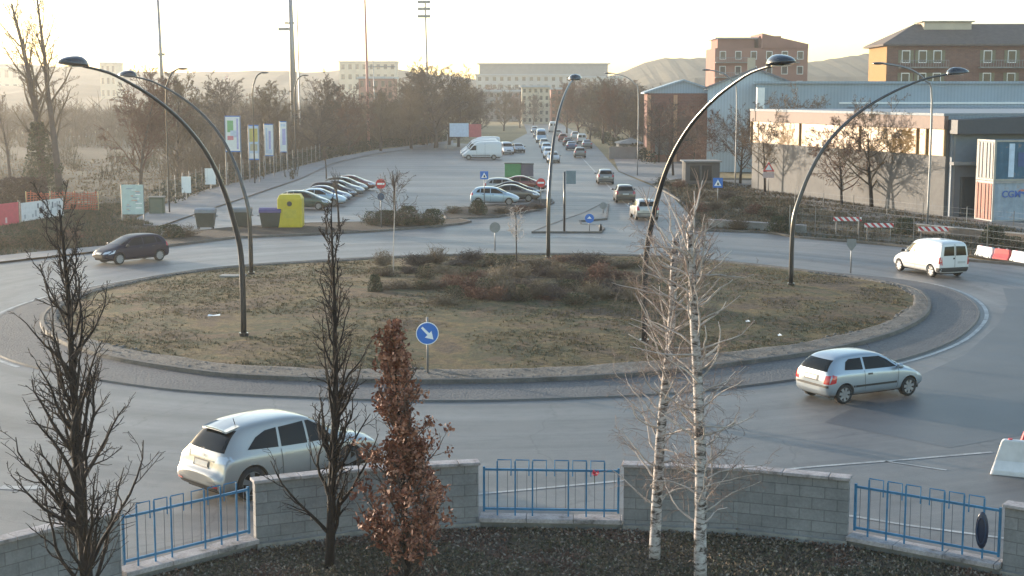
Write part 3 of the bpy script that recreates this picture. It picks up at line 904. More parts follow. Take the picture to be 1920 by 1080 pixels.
make_tree('tall_tree', 'tall gaunt ivy-clad tree at the far left, left one of the pair', 'tree', (p.x, 128, 0), 17.0, .44, prm_tall, 202, M_twig, M_btwig, None, None, 1, ivy(.3, 6.5, 2.1, 4200, M_ever, True))
p = PD(112, 345, 127)
make_tree('tall_tree', 'tall gaunt bare tree at the far left, right one of the pair', 'tree', (p.x, 127, 0), 17.8, .36, prm_tall, 207, M_twig, M_btwig, None, None, 1, ivy(.5, 3.0, .6, 500))
p = PD(20, 345, 150)
make_tree('tall_tree', 'thin bare tree at the extreme left edge behind the pair', 'tree', (p.x, 150, 0), 9.5, .2, prm_tall, 211, M_twig, M_btwig)

# young pollards by the car park
prm_young = [dict(seg=4, jit=.03, up=.02, tap=.4, rmin=.03),
             dict(n=12, t0=.8, t1=1.0, ang=(12, 38), len=.75, seg=5, jit=.08, up=.08, tap=.8, rr=.5, rmin=.012),
             dict(n=6, t0=.2, ang=(15, 40), len=.45, seg=4, jit=.12, up=.06, rr=.6, rmin=.01),
             dict(n=4, t0=.2, ang=(20, 45), len=.45, seg=3, jit=.15, up=.04, rr=.6, rmin=.008)]
yt = make_tree('young_tree', 'young pollarded tree with upright shoots by the left no-entry sign', 'tree', P(742, 424), 2.9, .11, prm_young, 301, M_bark, M_twig, 'young trees in the car park strip')
copy_tree(yt, P(636, 428), 1.2, 'thin young tree behind the bare foreground tree, by the parked row', None, (.75, .75, 1.0))
copy_tree(yt, P(612, 340), 2.2, 'small pollard among the left row of parked cars', None, (.7, .7, .9))
prm_tiny = [dict(seg=4, jit=.02, up=.02, tap=.4, rmin=.02),
            dict(n=16, t0=.55, t1=1.0, ang=(25, 70), len=.42, seg=4, jit=.15, up=.04, rr=.4, rmin=.010),
            dict(n=6, t0=.2, ang=(25, 60), len=.45, seg=3, jit=.15, up=.0, rr=.6, rmin=.010),
            dict(n=3, t0=.2, ang=(25, 60), len=.45, seg=2, jit=.15, up=.0, rr=.6, rmin=.008)]
make_tree('sapling', 'spindly sapling with a pale twiggy head rising from the island shrubs', 'tree', P(968, 524, .4), 3.1, .035, prm_tiny, 305, M_bark, M_ptwig)
make_tree('sapling', 'thin pale sapling at the left end of the island shrub bed', 'tree', P(738, 520, .4), 4.6, .03, prm_tiny, 309, M_ptwig, M_twig)

# ============================================================ shrubs
def shrub_mesh(seed, r, h, n, mat, lmat, nl, leaf=.07):
    rng = random.Random(seed); mb = MB()
    for i in range(n):
        a = rng.uniform(0, 6.28); e = rng.uniform(.15, 1.25)
        L = h * rng.uniform(.6, 1.1)
        p = Vector((rng.uniform(-.15, .15), rng.uniform(-.15, .15), 0)); d = Vector((cos(a) * cos(e) * r / h, sin(a) * cos(e) * r / h, sin(e)))
        pts = [p]
        for k in range(3):
            d = d + Vector((rng.gauss(0, .2), rng.gauss(0, .2), rng.gauss(0, .1))); pts.append(pts[-1] + d * L / 3)
        mb.tube(pts, [.014, .011, .009, .006], 3, False)
        for k in range(3):
            e0 = pts[rng.randint(1, 3)]
            mb.tube([e0, e0 + Vector((rng.gauss(0, .16), rng.gauss(0, .16), rng.uniform(.0, .22)))], [.009, .005], 3, False)
    lb = MB()
    for i in range(nl):
        a = rng.uniform(0, 6.28); q = rng.random() ** .5; z = rng.uniform(.05, 1)
        rr = r * sqrt(max(0, 1 - z * z * .8)) * q
        lb.leaf((cos(a) * rr, sin(a) * rr, z * h * .95), rng.uniform(.6, 1.4) * leaf, rng)
    return mb.mesh('twigs', mat), lb.mesh('leaves', lmat)
KIND = {
 'straw': shrub_mesh(9, .75, .8, 150, simple('straw_twig', (.19, .15, .11), .9, var=.4, scale=2), M_straw, 300),
 'dead': shrub_mesh(1, .75, .75, 130, M_btwig, M_btwig, 250),
 'red': shrub_mesh(2, .8, .7, 110, M_rtwig, simple('russet_leaf', (.17, .075, .05), .9, var=.4, scale=1.5), 600),
 'green': shrub_mesh(3, .75, .8, 70, M_btwig, M_ever, 800),
 'grey': shrub_mesh(4, .9, .6, 150, M_twig, M_twig, 300),
 'ever': shrub_mesh(6, .7, .9, 40, M_btwig, M_ever, 1500, .09)}
def shrub(kind, loc, s, rz, label, group=None, name='shrub'):
    t = thing(name, label, 'shrub', loc, rz, group)
    t.scale = s if isinstance(s, tuple) else (s, s, s)
    tw, lf = KIND[kind]
    link(bpy.data.objects.new('twigs', tw), t); link(bpy.data.objects.new('leaves', lf), t)
    return t
rs = random.Random(14)
SL = {'straw': 'straw-coloured twiggy shrub in the thick bed at the middle of the roundabout', 'dead': 'brown leafless shrub in the thick bed at the middle of the roundabout', 'red': 'russet shrub in the thick bed at the middle of the roundabout', 'green': 'dull green shrub in the thick bed at the middle of the roundabout', 'grey': 'grey twiggy shrub in the thick bed at the middle of the roundabout'}
for i in range(76):
    row = i % 4
    px = 725 + (i // 4) * 25.5 + rs.uniform(-9, 9)
    if px < 790 and rs.random() < .45: continue
    py = (495, 520, 545, 567)[row] + rs.uniform(-7, 7)
    if px < 800: py = min(py, 545)
    k = rs.choice(['dead', 'straw', 'grey', 'green', 'red'])
    if py > 530 and 840 < px < 930: k = rs.choice(['red', 'green', 'red'])
    shrub(k, P(px, py, .45) - Vector((0, 0, .03)), (rs.uniform(.7, 1.3), rs.uniform(.6, 1.1), rs.uniform(.35, 1.15)), rs.uniform(0, 6), SL[k], 'shrubs of the island planting bed')
shrub('ever', P(703, 552, .4), (.5, .5, 1.0), .4, 'small dark bushy evergreen at the left edge of the island shrub bed')
# shrubs in the planters by the car park
GP = 'evergreen shrubs of the planting strip at the car park entrance'
for i, px in enumerate([700, 722, 745, 765, 788, 812]):
    shrub('ever' if i % 2 else 'green', P(px, 421, .12) + Vector((0, rs.uniform(-.6, .6), 0)), (1.25, 1.25, rs.uniform(1.0, 1.5)), i, ['leftmost evergreen shrub by the left no-entry sign', 'evergreen shrub right behind the left no-entry sign post', 'evergreen shrub at the foot of the young pollarded tree', 'evergreen shrub in the middle of the strip by the car park', 'evergreen shrub second from the tip of the planting strip', 'last evergreen shrub towards the tip of the planting strip'][i], GP)
for i, (px, py) in enumerate([(896, 402), (850, 400), (940, 400), (975, 397), (1005, 391)]):
    shrub(('ever', 'green', 'dead', 'red', 'grey')[i], P(px, py, .12), (1.1, 1.1, 1.2 if i == 0 else .7), i, ['rounded olive shrub in front of the silver-blue parked car', 'low shrub at the left end of the bed before the parked cars', 'low bare shrub before the bonnet of the silver-blue car', 'russet low shrub in the bed before the parked cars', 'grey twiggy shrub at the right end of the bed'][i])
for i, (px, py, k) in enumerate([(1385, 430, 'dead'), (1462, 436, 'ever'), (1415, 402, 'red'), (1440, 408, 'green'), (1695, 440, 'ever'), (1862, 458, 'ever'), (1900, 470, 'green'), (1380, 388, 'green'), (1340, 395, 'dead'), (1310, 398, 'red'), (1242, 348, 'green'), (1275, 352, 'red'), (1310, 372, 'dead'), (1360, 372, 'grey'), (1486, 410, 'green')]):
    shrub(k, P(px, py, .06), 1.25 if k == 'ever' else 1.1, i * 1.3, ['brown shrub by the kerb right of the road mouth', 'dark green shrub left of the right-hand tall curved lamp', 'russet shrub on the right verge behind the birch tops', 'green shrub on the right verge left of the curved lamp', 'dark green bush between two striped barrier boards', 'dark green bush behind the water-filled barriers', 'low green bush at the right edge behind the fence', 'green shrub beside the blue crossing sign', 'brown shrub below the blue crossing sign', 'russet shrub where the right kerb bends into the road', 'green shrub on the right kerb beside the departing dark hatchback', 'russet shrub next to the green one on the right kerb', 'brown shrub halfway along the right verge', 'grey twiggy shrub in the middle of the right verge', 'green shrub just left of the tall curved lamp on the right'][i])
for i, (px, py, k) in enumerate([(20, 462, 'green'), (55, 458, 'ever'), (95, 455, 'green'), (130, 450, 'red'), (318, 447, 'ever'), (345, 444, 'dead')]):
    shrub(k, P(px, py, .06), (1.5, 1.3, 1.0), i * 1.7, ['green shrub at the left edge below the pink banner', 'dark green shrub below the white banner', 'green shrub below the end of the white banner', 'russet shrub left of the black hatchback', 'dark bush just right of the black hatchback', 'brown shrub left of the first wheeled bin'][i])
# hedge and undergrowth along the left side of the car park
def hedge(name, label, path, h, wd, n, mat, seed, leaf=.3):
    rng = random.Random(seed); mb = MB()
    seg = [(Vector(a), Vector(b)) for a, b in zip(path[:-1], path[1:])]
    L = [(b - a).length for a, b in seg]; T = sum(L)
    for i in range(n):
        u = rng.uniform(0, T); k = 0
        while u > L[k] and k < len(L) - 1: u -= L[k]; k += 1
        a, b = seg[k]; q = a.lerp(b, u / L[k]); d = (b - a).normalized()
        z = rng.random(); hh = h * (.75 + .35 * noise.noise(q * .3))
        o = rng.uniform(-1, 1) * wd / 2 * sqrt(1 - z * z * .7)
        mb.leaf((q.x - d.y * o, q.y + d.x * o, z * hh), rng.uniform(.5, 1.3) * leaf, rng)
    o = mb.build(name, mat)
    return tag(o, label, 'hedge')
path = [tuple(P(*q)) for q in [(300,384),(380,354),(540,314),(620,294),(700,279),(850,262)]]
hedge('hedge', 'long dark hedge with undergrowth along the left side of the car park', path, 1.9, 2.6, 9000, M_hedge, 5, .32)
th_ = random.Random(88); mb = MB(); pv_ = [tuple(P(*q)) for q in [(452,350),(540,312),(620,290),(700,277),(850,260)]]
for i in range(1500):
    u = th_.random() ** .8 * 3.999; k = int(u); a_, b_ = Vector(pv_[k]), Vector(pv_[k + 1]); q = a_.lerp(b_, u - k) + Vector((-th_.uniform(1, 9), th_.uniform(-1, 3), 0))
    h = th_.uniform(2, 5.5)
    mb.tube([q, q + Vector((th_.uniform(-.4, .4), 0, h * .5)), q + Vector((th_.uniform(-1, 1), th_.uniform(-.6, .6), h))], [.05, .04, .015], 3, False)
    for j in range(6):
        z = th_.uniform(.15, .85) * h; a = th_.uniform(0, 6.28); l = th_.uniform(.5, 1.5)
        mb.tube([q + Vector((0, 0, z)), q + Vector((cos(a) * l, sin(a) * l, z + l * .8))], [.03, .015], 3, False)
tag(mb.build('thicket', M_btwig), 'brown leafless thicket behind the hedge left of the car park', 'thicket', kind='stuff')
hedge('hedge', 'dark clipped hedge along the right of the far road', [(18, 185, 0), (17.5, 330, 0)], 2.2, 2.0, 3500, M_hedge, 6, .4)
hedge('hedge', 'dark brown hedge behind the orange netting at the far left', [tuple(P(-60, 392)), tuple(P(85, 385))], 3.0, 2.4, 7000, simple('brown_hedge', (.04, .022, .018), .9, var=.4), 7, .25)
# ============================================================ curved lamps
LAMP_C = [(0, 0), (0, .22), (.012, .34), (.06, .455), (.10, .53), (.17, .63), (.255, .715), (.36, .79), (.47, .85), (.60, .905), (.72, .945), (.85, .98), (1, 1)]
def curved_lamp(base_px, head_px, label, r=.11):
    b = P(base_px[0], base_px[1], .4)
    b.z = mound(b.x, b.y) - .02
    rad = Vector((b.x - CX, b.y - CY, 0)).normalized()
    H = 9.55
    # reach along the radial direction that brings the tip to its place
    best = None
    for i in range(20, 140):
        q = i * .07
        t = b + rad * q
        px = 960 + F_PX * t.x / t.y
        e = abs(px - head_px)
        if best is None or e < best[0]: best = (e, q)
    reach = min(best[1], 7.4)
    t = thing('street_lamp', label, 'street lamp', b, atan2(rad.y, rad.x), 'tall curved lamps standing on the roundabout')
    pts = smooth_poly([(x * reach, 0, z * H) for x, z in LAMP_C], 3)
    n = len(pts)
    MB().tube(pts, [r * (1 - .62 * i / (n - 1)) for i in range(n)], 12).build('pole', M_dmetal, t, True)
    MB().tube([(0, 0, 0), (0, 0, .12)], .17, 14).build('base_plate', M_dmetal, t)
    d = (pts[-1] - pts[-4]).normalized()
    c = pts[-1] + d * .36
    mb = MB()
    n1 = 18; prof = [(0, .25), (.16, .24), (.30, .195), (.41, .11), (.46, .01), (.45, -.04), (.3, -.06), (0, -.07)]
    vs = []; fs = []
    for (rr, zz) in prof:
        for k in range(n1):
            a = 2 * pi * k / n1
            vs.append((c.x + rr * cos(a) * 1.15, c.y + rr * sin(a) * .85, c.z + zz * (1 - .35 * cos(a) * rr / .46) + (rr * cos(a)) * .10))
    for i in range(len(prof) - 1):
        for k in range(n1): fs.append((i * n1 + k, i * n1 + (k + 1) % n1, (i + 1) * n1 + (k + 1) % n1, (i + 1) * n1 + k)[::-1])
    mb.add(vs, fs); mb.build('lamp_head', M_lamphead, t, True)
    MB().disc((c.x, c.y, c.z - .09), .3, (0, 0, 1), .02, 16).build('lamp_glass', simple('lamp_lens', (.25, .27, .28), .15), t)
    return t
curved_lamp((457, 625), 165, 'curved lamp on the near left of the roundabout, arm bending to the left')
curved_lamp((471, 510), 245, 'thinner-looking curved lamp at the far left of the roundabout, behind the near left one')
curved_lamp((1028, 479), 1077, 'curved lamp at the far side of the roundabout, bending slightly right over the road')
curved_lamp((1483, 532), 1772, 'curved lamp at the right of the roundabout with arm reaching towards the warehouse')
curved_lamp((1208, 636), 1448, 'curved lamp behind the left birch, arm bending to the right')

# ordinary road lamps
def road_lamp(px, py, top, arm, label, r=.06, col=None):
    b = P(px, py)
    H = CAM_H - (top - HOR) * b.y / F_PX
    t = thing('street_lamp', label, 'street lamp', b)
    MB().tube(smooth_poly([(0, 0, 0), (0, 0, H * .78), (arm * .15, 0, H * .9), (arm * .5, 0, H * .97), (arm, 0, H)], 4), r, 8).build('pole', col or M_metal, t, True)
    s = 1 if arm > 0 else -1
    m = MB().blob((arm + s * .3, 0, H), (.42, .17, .09), 10, 6); m.build('lamp_head', M_lamphead, t, True)
    return t
road_lamp(1738, 432, 120, -3.3, 'slim grey street lamp before the lit warehouse, arm pointing left', .07)
road_lamp(1378, 355, 132, -2.6, 'slim grey street lamp right of the blue crossing sign')
road_lamp(1195, 330, 138, -3.0, 'slim street lamp beside the far road, arm pointing left', .05)
road_lamp(318, 400, 130, 1.0, 'dark lamp rising behind the left trees by the first mast', .06, M_dmetal)
road_lamp(478, 345, 137, .9, 'small dark lamp standing over the banners', .07, M_dmetal)
road_lamp(555, 320, 142, 1.0, 'small dark lamp right beside the thick mast', .07, M_dmetal)
# masts
def mast(px, Y, top, r, label, mats, arms=0, name='mast', cat='mast'):
    X = (px - 960) / F_PX * Y; H = CAM_H - (top - HOR) * Y / F_PX
    t = thing(name, label, cat, (X, Y, 0))
    MB().tube([(0, 0, 0), (-.2, 0, H * .5), (-.45, 0, H)], [r, r * .8, r * .5], 8).build('pole', mats, t, True)
    return t, H
a, H = mast(312, 215, -60, .33, 'tall grey mast at the left, running out of the top of the picture', M_metal)
MB().box((-.1, 0, H * .53), (1.0, .3, .35)).build('bracket', M_sback, a)
a, H = mast(555, 235, -90, .55, 'thickest tall mast, right of the banners, with small side platforms', M_metal)
MB().box((-1.2, 0, H * .60), (2.2, .3, .45)).build('platform', M_sback, a)
MB().box((-.5, 0, H * .63), (1.6, .3, .3)).build('platform', M_sback, a)
MB().tube([(.95, 0, 0), (.6, 0, H)], .13, 6).build('side_pipe', M_metal, a)
a, H = mast(693, 240, -50, .25, 'slim mast with reddish bands, left of the floodlight mast', simple('mast_red', (.45, .2, .18), .6))
MB().tube([(0, 0, H * .46), (4.5, 0, H * .46)], .08, 6).build('side_arm', M_metal, a)
a, H = mast(804, 300, 8, .28, 'tall floodlight mast behind the round clump of trees', M_metal, name='floodlight_mast')
for z in (0, 1.4, 2.9):
    MB().box((-.7, 0, H - z), (2.6, .5, .55)).build('floodlight_bank', M_sback, a)
a, H = mast(706, 330, 112, .15, 'low pole with a ring top right of the reddish mast', M_metal, name='pole', cat='pole')

# ============================================================ signs
def facing(x, y, extra=0.0): return atan2(-y, -x) + pi / 2 + extra   # local -Y towards the camera
def sign_post(loc, h, label, name='road_sign', r=.035, rz=None, mat=None):
    t = thing(name, label, 'road sign', loc, facing(loc[0], loc[1]) if rz is None else rz)
    MB().tube([(0, 0.04, -.02), (0, 0.04, h)], r, 8).build('post', mat or M_metal, t, True)
    return t
def flat_poly(mb, pts, y):
    n = len(pts)
    mb.add([(p[0], y, p[1]) for p in pts], [tuple(range(n))])
def plate(t, name, pts, y, mat, th=.02):
    """pts in local x,z; front at -Y"""
    n = len(pts)
    mb = MB()
    vs = [(p[0], y, p[1]) for p in pts] + [(p[0], y + th, p[1]) for p in pts]
    mb.add(vs, [tuple(range(n)), tuple(range(n, 2 * n))[::-1]] + [(i, i + n, (i + 1) % n + n, (i + 1) % n) for i in range(n)])
    return mb.build(name, mat, t)
def circ(cx, cz, r, n=28): return [(cx + r * cos(2 * pi * k / n), cz + r * sin(2 * pi * k / n)) for k in range(n)]
def rect(cx, cz, w_, h_): return [(cx - w_ / 2, cz - h_ / 2), (cx + w_ / 2, cz - h_ / 2), (cx + w_ / 2, cz + h_ / 2), (cx - w_ / 2, cz + h_ / 2)]
# blue keep-right sign
b = P(802, 712)
s = b.y / F_PX
t = sign_post(tuple(b), 2.0, 'round blue sign with a white diagonal arrow at the near edge of the island')
zc = CAM_H - (627 - HOR) * s; 
pl = plate(t, 'sign_plate', circ(0, zc, .36), -.02, M_swhite)
pl2 = plate(pl, 'blue_disc', circ(0, zc, .335), -.027, M_sblue, .006)
ar = [(-.20, .17), (-.15, .22), (.06, .01), (.13, .08), (.19, -.19), (-.08, -.13), (0, -.05)]
plate(pl, 'arrow', [(x, z + zc) for x, z in ar][::-1], -.034, M_swhite, .006)
def no_entry(px, py, zpx, label, rad=.33, under=True):
    b = P(px, py); s = b.y / F_PX
    zc = CAM_H - (zpx - HOR) * s
    t = sign_post(tuple(b), zc + .3, label)
    q = plate(t, 'sign_plate', circ(0, zc, rad), -.02, M_red)
    plate(q, 'white_bar', rect(0, zc, rad * 1.45, rad * .38), -.028, M_swhite, .006)
    if under:
        plate(t, 'lower_disc', circ(0, zc - .85, rad * .72), -.02, simple('sign_dark_blue', (.03, .07, .13), .5))
    return t
no_entry(715, 432, 343, 'red no-entry sign above a small dark blue disc, left of the evergreen strip')
no_entry(1014, 388, 341, 'red no-entry sign beside the parked cars, left of the far curved lamp', .36, False)
def blue_square(px, py, zpx, label, rz=None, w_=.7):
    b = P(px, py); s = b.y / F_PX; zc = CAM_H - (zpx - HOR) * s
    t = sign_post(tuple(b), zc + .3, label, rz=rz)
    q = plate(t, 'sign_plate', rect(0, zc, w_, w_), -.02, M_sblue)
    plate(q, 'white_triangle', [(-w_ * .36, zc - w_ * .32), (w_ * .36, zc - w_ * .32), (0, zc + w_ * .34)], -.028, M_swhite, .006)
    plate(q, 'figure', [(-.06, zc - w_ * .25), (.1, zc - w_ * .25), (.04, zc + .02), (-.03, zc + .02)], -.036, M_black, .006)
    return t
blue_square(908, 386, 327, 'blue square pedestrian-crossing sign beside the parked silver-blue car', w_=.65)
blue_square(1345, 396, 341, 'blue square pedestrian-crossing sign on the right verge', w_=.75)
b = P(1105, 436); zc = CAM_H - (408 - HOR) * b.y / F_PX
t = sign_post(tuple(b), zc + .2, 'small round blue sign on the traffic island at the road mouth')
q = plate(t, 'sign_plate', circ(0, zc, .3), -.02, M_sblue); plate(q, 'arrow', [(-.15, zc - .02), (.15, zc - .02), (0, zc + .14)], -.03, M_swhite, .006)
b = P(928, 470); zc = CAM_H - (425 - HOR) * b.y / F_PX
t = sign_post(tuple(b), zc + .2, 'back of a round sign on a thin post behind the island shrubs')
plate(t, 'sign_plate', circ(0, zc, .31), -.03, M_sback)
b = P(1595, 512); zc = CAM_H - (458 - HOR) * b.y / F_PX
t = sign_post(tuple(b), zc + .2, 'grey back of a small sign at the right rim of the island')
plate(t, 'sign_plate', [(-.22, zc + .3), (.22, zc + .3), (.24, zc), (0, zc - .33), (-.24, zc)][::-1], -.03, M_sback)
b = P(1058, 437); H = CAM_H - (320 - HOR) * b.y / F_PX
t = sign_post(tuple(b), H, 'tall dark signpost with a pale blue-grey panel on the traffic island', r=.075, mat=M_dmetal)
zc = CAM_H - (331 - HOR) * b.y / F_PX
plate(t, 'sign_plate', rect(.42, zc, .62, .85), -.02, simple('faded_blue', (.13, .18, .21), .6))
b = P(1131, 402); zc = CAM_H - (384 - HOR) * b.y / F_PX
t = sign_post(tuple(b), zc + .2, 'small grey round sign back at the tip of the traffic island'); plate(t, 'sign_plate', circ(0, zc, .26), -.03, M_sback)
b = P(1126, 436); t = thing('bollard', 'short dark bollard at the right end of the traffic island', 'bollard', b)
MB().tube([(0, 0, 0), (0, 0, .45), (0, 0, .55)], [.1, .1, .06], 10).build('body', M_black, t, True)
# warning triangle
b = P(1440, 372); zc = CAM_H - (313 - HOR) * b.y / F_PX
t = sign_post(tuple(b), zc + .5, 'red triangular warning sign above a white panel near the slim tree'); 
q = plate(t, 'sign_plate', [(-.5, zc - .32), (.5, zc - .32), (0, zc + .52)], -.02, M_red); plate(q, 'white_field', [(-.3, zc - .2), (.3, zc - .2), (0, zc + .3)], -.028, M_swhite, .006)
plate(t, 'panel', rect(0, zc - .62, .95, .5), -.02, simple('pinkish_panel', (.55, .42, .4), .6))
# banners on posts
def banner(px0, px1, top, bot, Y, label, colour, marks, frame=M_sblue):
    c = PD((px0 + px1) / 2, top, Y); z1 = c.z; z0 = PD(px0, bot, Y).z
    wd = (px1 - px0) / F_PX * Y
    t = thing('advertising_banner', label, 'banner', (c.x, Y, 0), -.12, 'tall banners on posts left of the car park')
    for s_ in (-1, 1): MB().tube([(s_ * wd * .5, .05, 0), (s_ * wd * .5, .05, z1 + .1)], .06, 6).build('post', M_metal, t)
    fr = plate(t, 'frame', rect(0, (z0 + z1) / 2, wd * 1.06, z1 - z0 + .2), 0, frame, .04)
    q = plate(t, 'panel', rect(0, (z0 + z1) / 2, wd * .94, z1 - z0), -.012, colour, .01)
    for i, (mx, mz, mw, mh, mm) in enumerate(marks):
        plate(q, 'printed_mark', rect(mx * wd, z0 + mz * (z1 - z0), mw * wd, mh * (z1 - z0)), -.02 - i * .002, mm, .006)
    return t
Lb = simple('banner_pale_blue', (.55, .62, .72), .6); Lv = simple('banner_lilac', (.45, .42, .66), .6); Ly = simple('banner_yellow', (.62, .5, .16), .6); Lp = simple('banner_pink', (.65, .22, .26), .6); Lg = simple('banner_green', (.25, .48, .22), .6)
banner(421, 450, 219, 283, 140, 'tall white banner with green and red print, leftmost of the four', M_swhite, [(-.15, .72, .4, .34, Lg), (.1, .5, .5, .2, Lb), (-.15, .38, .4, .12, Lp), (.32, .5, .12, .9, Lv)])
banner(465, 485, 236, 298, 146, 'tall banner with a yellow upper half and pale blue foot, second from left', Lb, [(0, .72, .8, .4, Ly), (0, .35, .7, .2, simple('banner_tan', (.5, .45, .3), .6)), (0, .1, .8, .14, M_swhite)])
banner(495, 512, 234, 291, 156, 'tall pale blue and violet banner, third from left', M_swhite, [(.1, .5, .25, .6, Lv), (-.25, .5, .2, .8, Lb), (0, .12, .7, .14, Lb)])
banner(524, 537, 229, 284, 168, 'narrow lilac and white banner, rightmost of the four', M_swhite, [(.1, .5, .5, .55, Lv), (0, .9, .7, .1, Lb)])
# information board
b = P(250, 415); t = thing('notice_board', 'pale notice board on posts by the path, left of the bins', 'notice board', b, .05)
H = 2.55
for s_ in (-.76, .76): MB().tube([(s_, .04, 0), (s_, .04, H + .05)], .05, 6).build('post', M_metal, t)
q = plate(t, 'panel', rect(0, 1.55, 1.5, 2.1), -.01, simple('board_mint', (.45, .55, .52), .6), .03)
rb = random.Random(4)
for i in range(16):
    plate(q, 'printed_mark', rect(rb.uniform(-.5, .5), .75 + i * .105, rb.uniform(.15, .5), rb.uniform(.05, .09)), -.016 - i * .0006, (simple('mark_grey', (.3, .34, .42), .7), simple('mark_tan', (.55, .38, .3), .7), M_swhite)[i % 3], .004)
b = P(295, 402); t = thing('utility_cabinet', 'dark green utility cabinet beside the notice board', 'cabinet', b)
bevel(MB().box((0, 0, .65), (1.1, .5, 1.3)).build('cabinet_body', M_dgreen, t)); MB().box((0, 0, 1.33), (1.2, .6, .08)).build('lid', M_conc, t); MB().box((0, -.26, .62), (.9, .02, 1.05)).build('door', M_green if 0 else simple('cab_door', (.09, .12, .09), .6), t)
# small grey boards near the hedge
for i, (px, py, w_, h_, lb) in enumerate([(395, 358, 1.0, 1.5, 'white sheet board beside the path behind the left curved lamps'), (350, 375, .8, 1.4, 'small white notice on the fence right of the cabinet')]):
    b = P(px, py); t = thing('notice_board', lb, 'notice board', b)
    MB().tube([(0, .04, 0), (0, .04, 1.2)], .04, 6).build('post', M_metal, t); plate(t, 'panel', rect(0, .9 + h_ / 2 - .3, w_, h_), 0, M_swhite, .02)
# fence on the left with posts
def wire_fence(path, h, label, step=2.5, wires=5, name='wire_fence', mesh=0.5, rp=.03, mp=None):
    t = thing(name, label, 'fence', path[0])
    o0 = Vector(path[0]); mbp = MB(); mbw = MB()
    for a, b in zip(path[:-1], path[1:]):
        a = Vector(a) - o0; b = Vector(b) - o0; L = (b - a).length; n = max(1, int(L / step))
        for k in range(n + 1):
            q = a.lerp(b, k / n); MB().tube([(q.x, q.y, 0), (q.x, q.y, h)], rp, 5).build('post', mp or M_metal, t)
        for j in range(wires):
            z = h * (j + .6) / wires
            mbw.tube([(a.x, a.y, z), (b.x, b.y, z)], .006, 3, False)
        if mesh:
            m = int(L / mesh)
            for k in range(m):
                q = a.lerp(b, k / m); mbw.tube([(q.x, q.y, .1), (q.x, q.y, h * .97)], .005, 3, False)
    mbw.build('wire_mesh', M_metal, t)
    return t
wire_fence([tuple(P(*q)) for q in [(262,400),(300,391),(380,361),(540,320),(600,303)]], 2.3, 'tall thin fence between the path and the trees on the left', 3.0, 3, mesh=.6, mp=M_sback)
wire_fence([tuple(P(*q)) for q in [(1480,440),(1528,444),(1610,452),(1712,462),(1850,478),(1960,492)]], 1.9, 'wire mesh fence with thin posts along the right verge', 3.2, 5, mesh=.4)
wire_fence([tuple(P(*q)) for q in [(1490,385),(1600,398),(1730,415),(1900,432),(1960,440)]], 1.3, 'second wire fence farther back in front of the warehouse', 3.0, 4, mesh=.5)
# low concrete wall on the right verge
mb = MB(); a, b = P(1318, 428), P(1500, 440)
t = thing('low_wall', 'low pale concrete wall along the right verge', 'wall', a, atan2(b.y - a.y, b.x - a.x)); L = (b - a).length
bevel(MB().box((L / 2, .8, .25), (L, .25, .5)).build('body', M_conc, t)); bevel(MB().box((L / 2, .8, .54), (L, .32, .07)).build('coping', M_coping, t))
a, b = P(1700, 440), P(1990, 468)
t = thing('low_wall', 'low brown stone wall at the right behind the white van', 'wall', a, atan2(b.y - a.y, b.x - a.x)); L = (b - a).length
bevel(MB().box((L / 2, .8, .3), (L, .3, .6)).build('body', simple('brownstone', (.16, .13, .11), .9, bmp=.4), t)); bevel(MB().box((L / 2, .8, .64), (L, .36, .07)).build('coping', M_conc, t))
# left banners on the verge
def strokes(q, x0, x1, z0, z1, rng, n, mats, y):
    for i in range(n):
        plate(q, 'printed_mark', rect(rng.uniform(x0, x1), rng.uniform(z0, z1), rng.uniform(.12, .3), rng.uniform(.2, .45)), y - i * .0008, mats[i % len(mats)], .004)
a = P(-40, 432); b = P(37, 424)
def fence_banner(pa, pb, h, label, mat, seed, marks, n):
    a, b = P(*pa), P(*pb); L = (b - a).length
    t = thing('fence_banner', label, 'banner', a, atan2(b.y - a.y, b.x - a.x))
    for k in (0, .5, 1): MB().tube([(L * k, .05, 0), (L * k, .05, h + .25)], .035, 6).build('post', M_metal, t)
    q = plate(t, 'panel', rect(L / 2, h / 2 + .15, L * .98, h), 0, mat, .02)
    strokes(q, .3, L - .3, .45, h - .1, random.Random(seed), n, marks, -.006)
    return t
fence_banner((-60, 436), (37, 422), 1.45, 'pink and white banner tied up at the left edge of the picture', simple('banner_rose', (.55, .07, .10), .6), 1, [M_swhite, simple('rose_pale', (.66, .4, .42), .6)], 9)
fence_banner((40, 420), (120, 408), 1.3, 'greyish white banner with dark lettering strokes, right of the pink one', simple('banner_offwhite', (.62, .62, .63), .6), 2, [simple('mark_dark', (.16, .17, .2), .6), simple('mark_mid', (.36, .37, .4), .6)], 22)
t = thing('safety_netting', 'bright orange safety netting behind the banners on the left', 'netting', P(50, 398))
L = 5.5
mb = MB()
for i in range(24): mb.tube([(i * L / 24, .2 * sin(i), .2), (i * L / 24 + .1, .2 * sin(i), 1.5 + .15 * sin(i * 1.7))], .045, 3)
for j in range(9): mb.tube([(k * L / 12, .2 * sin(k * 2), .25 + j * .15 + .06 * sin(k + j)) for k in range(13)], .04, 3)
mb.build('net', simple('orange_net', (.36, .075, .035), .6), t)
for k in range(4): MB().tube([(k * L / 3, 0, 0), (k * L / 3, 0, 1.6)], .04, 5).build('post', simple('net_post', (.4, .3, .15), .7), t)
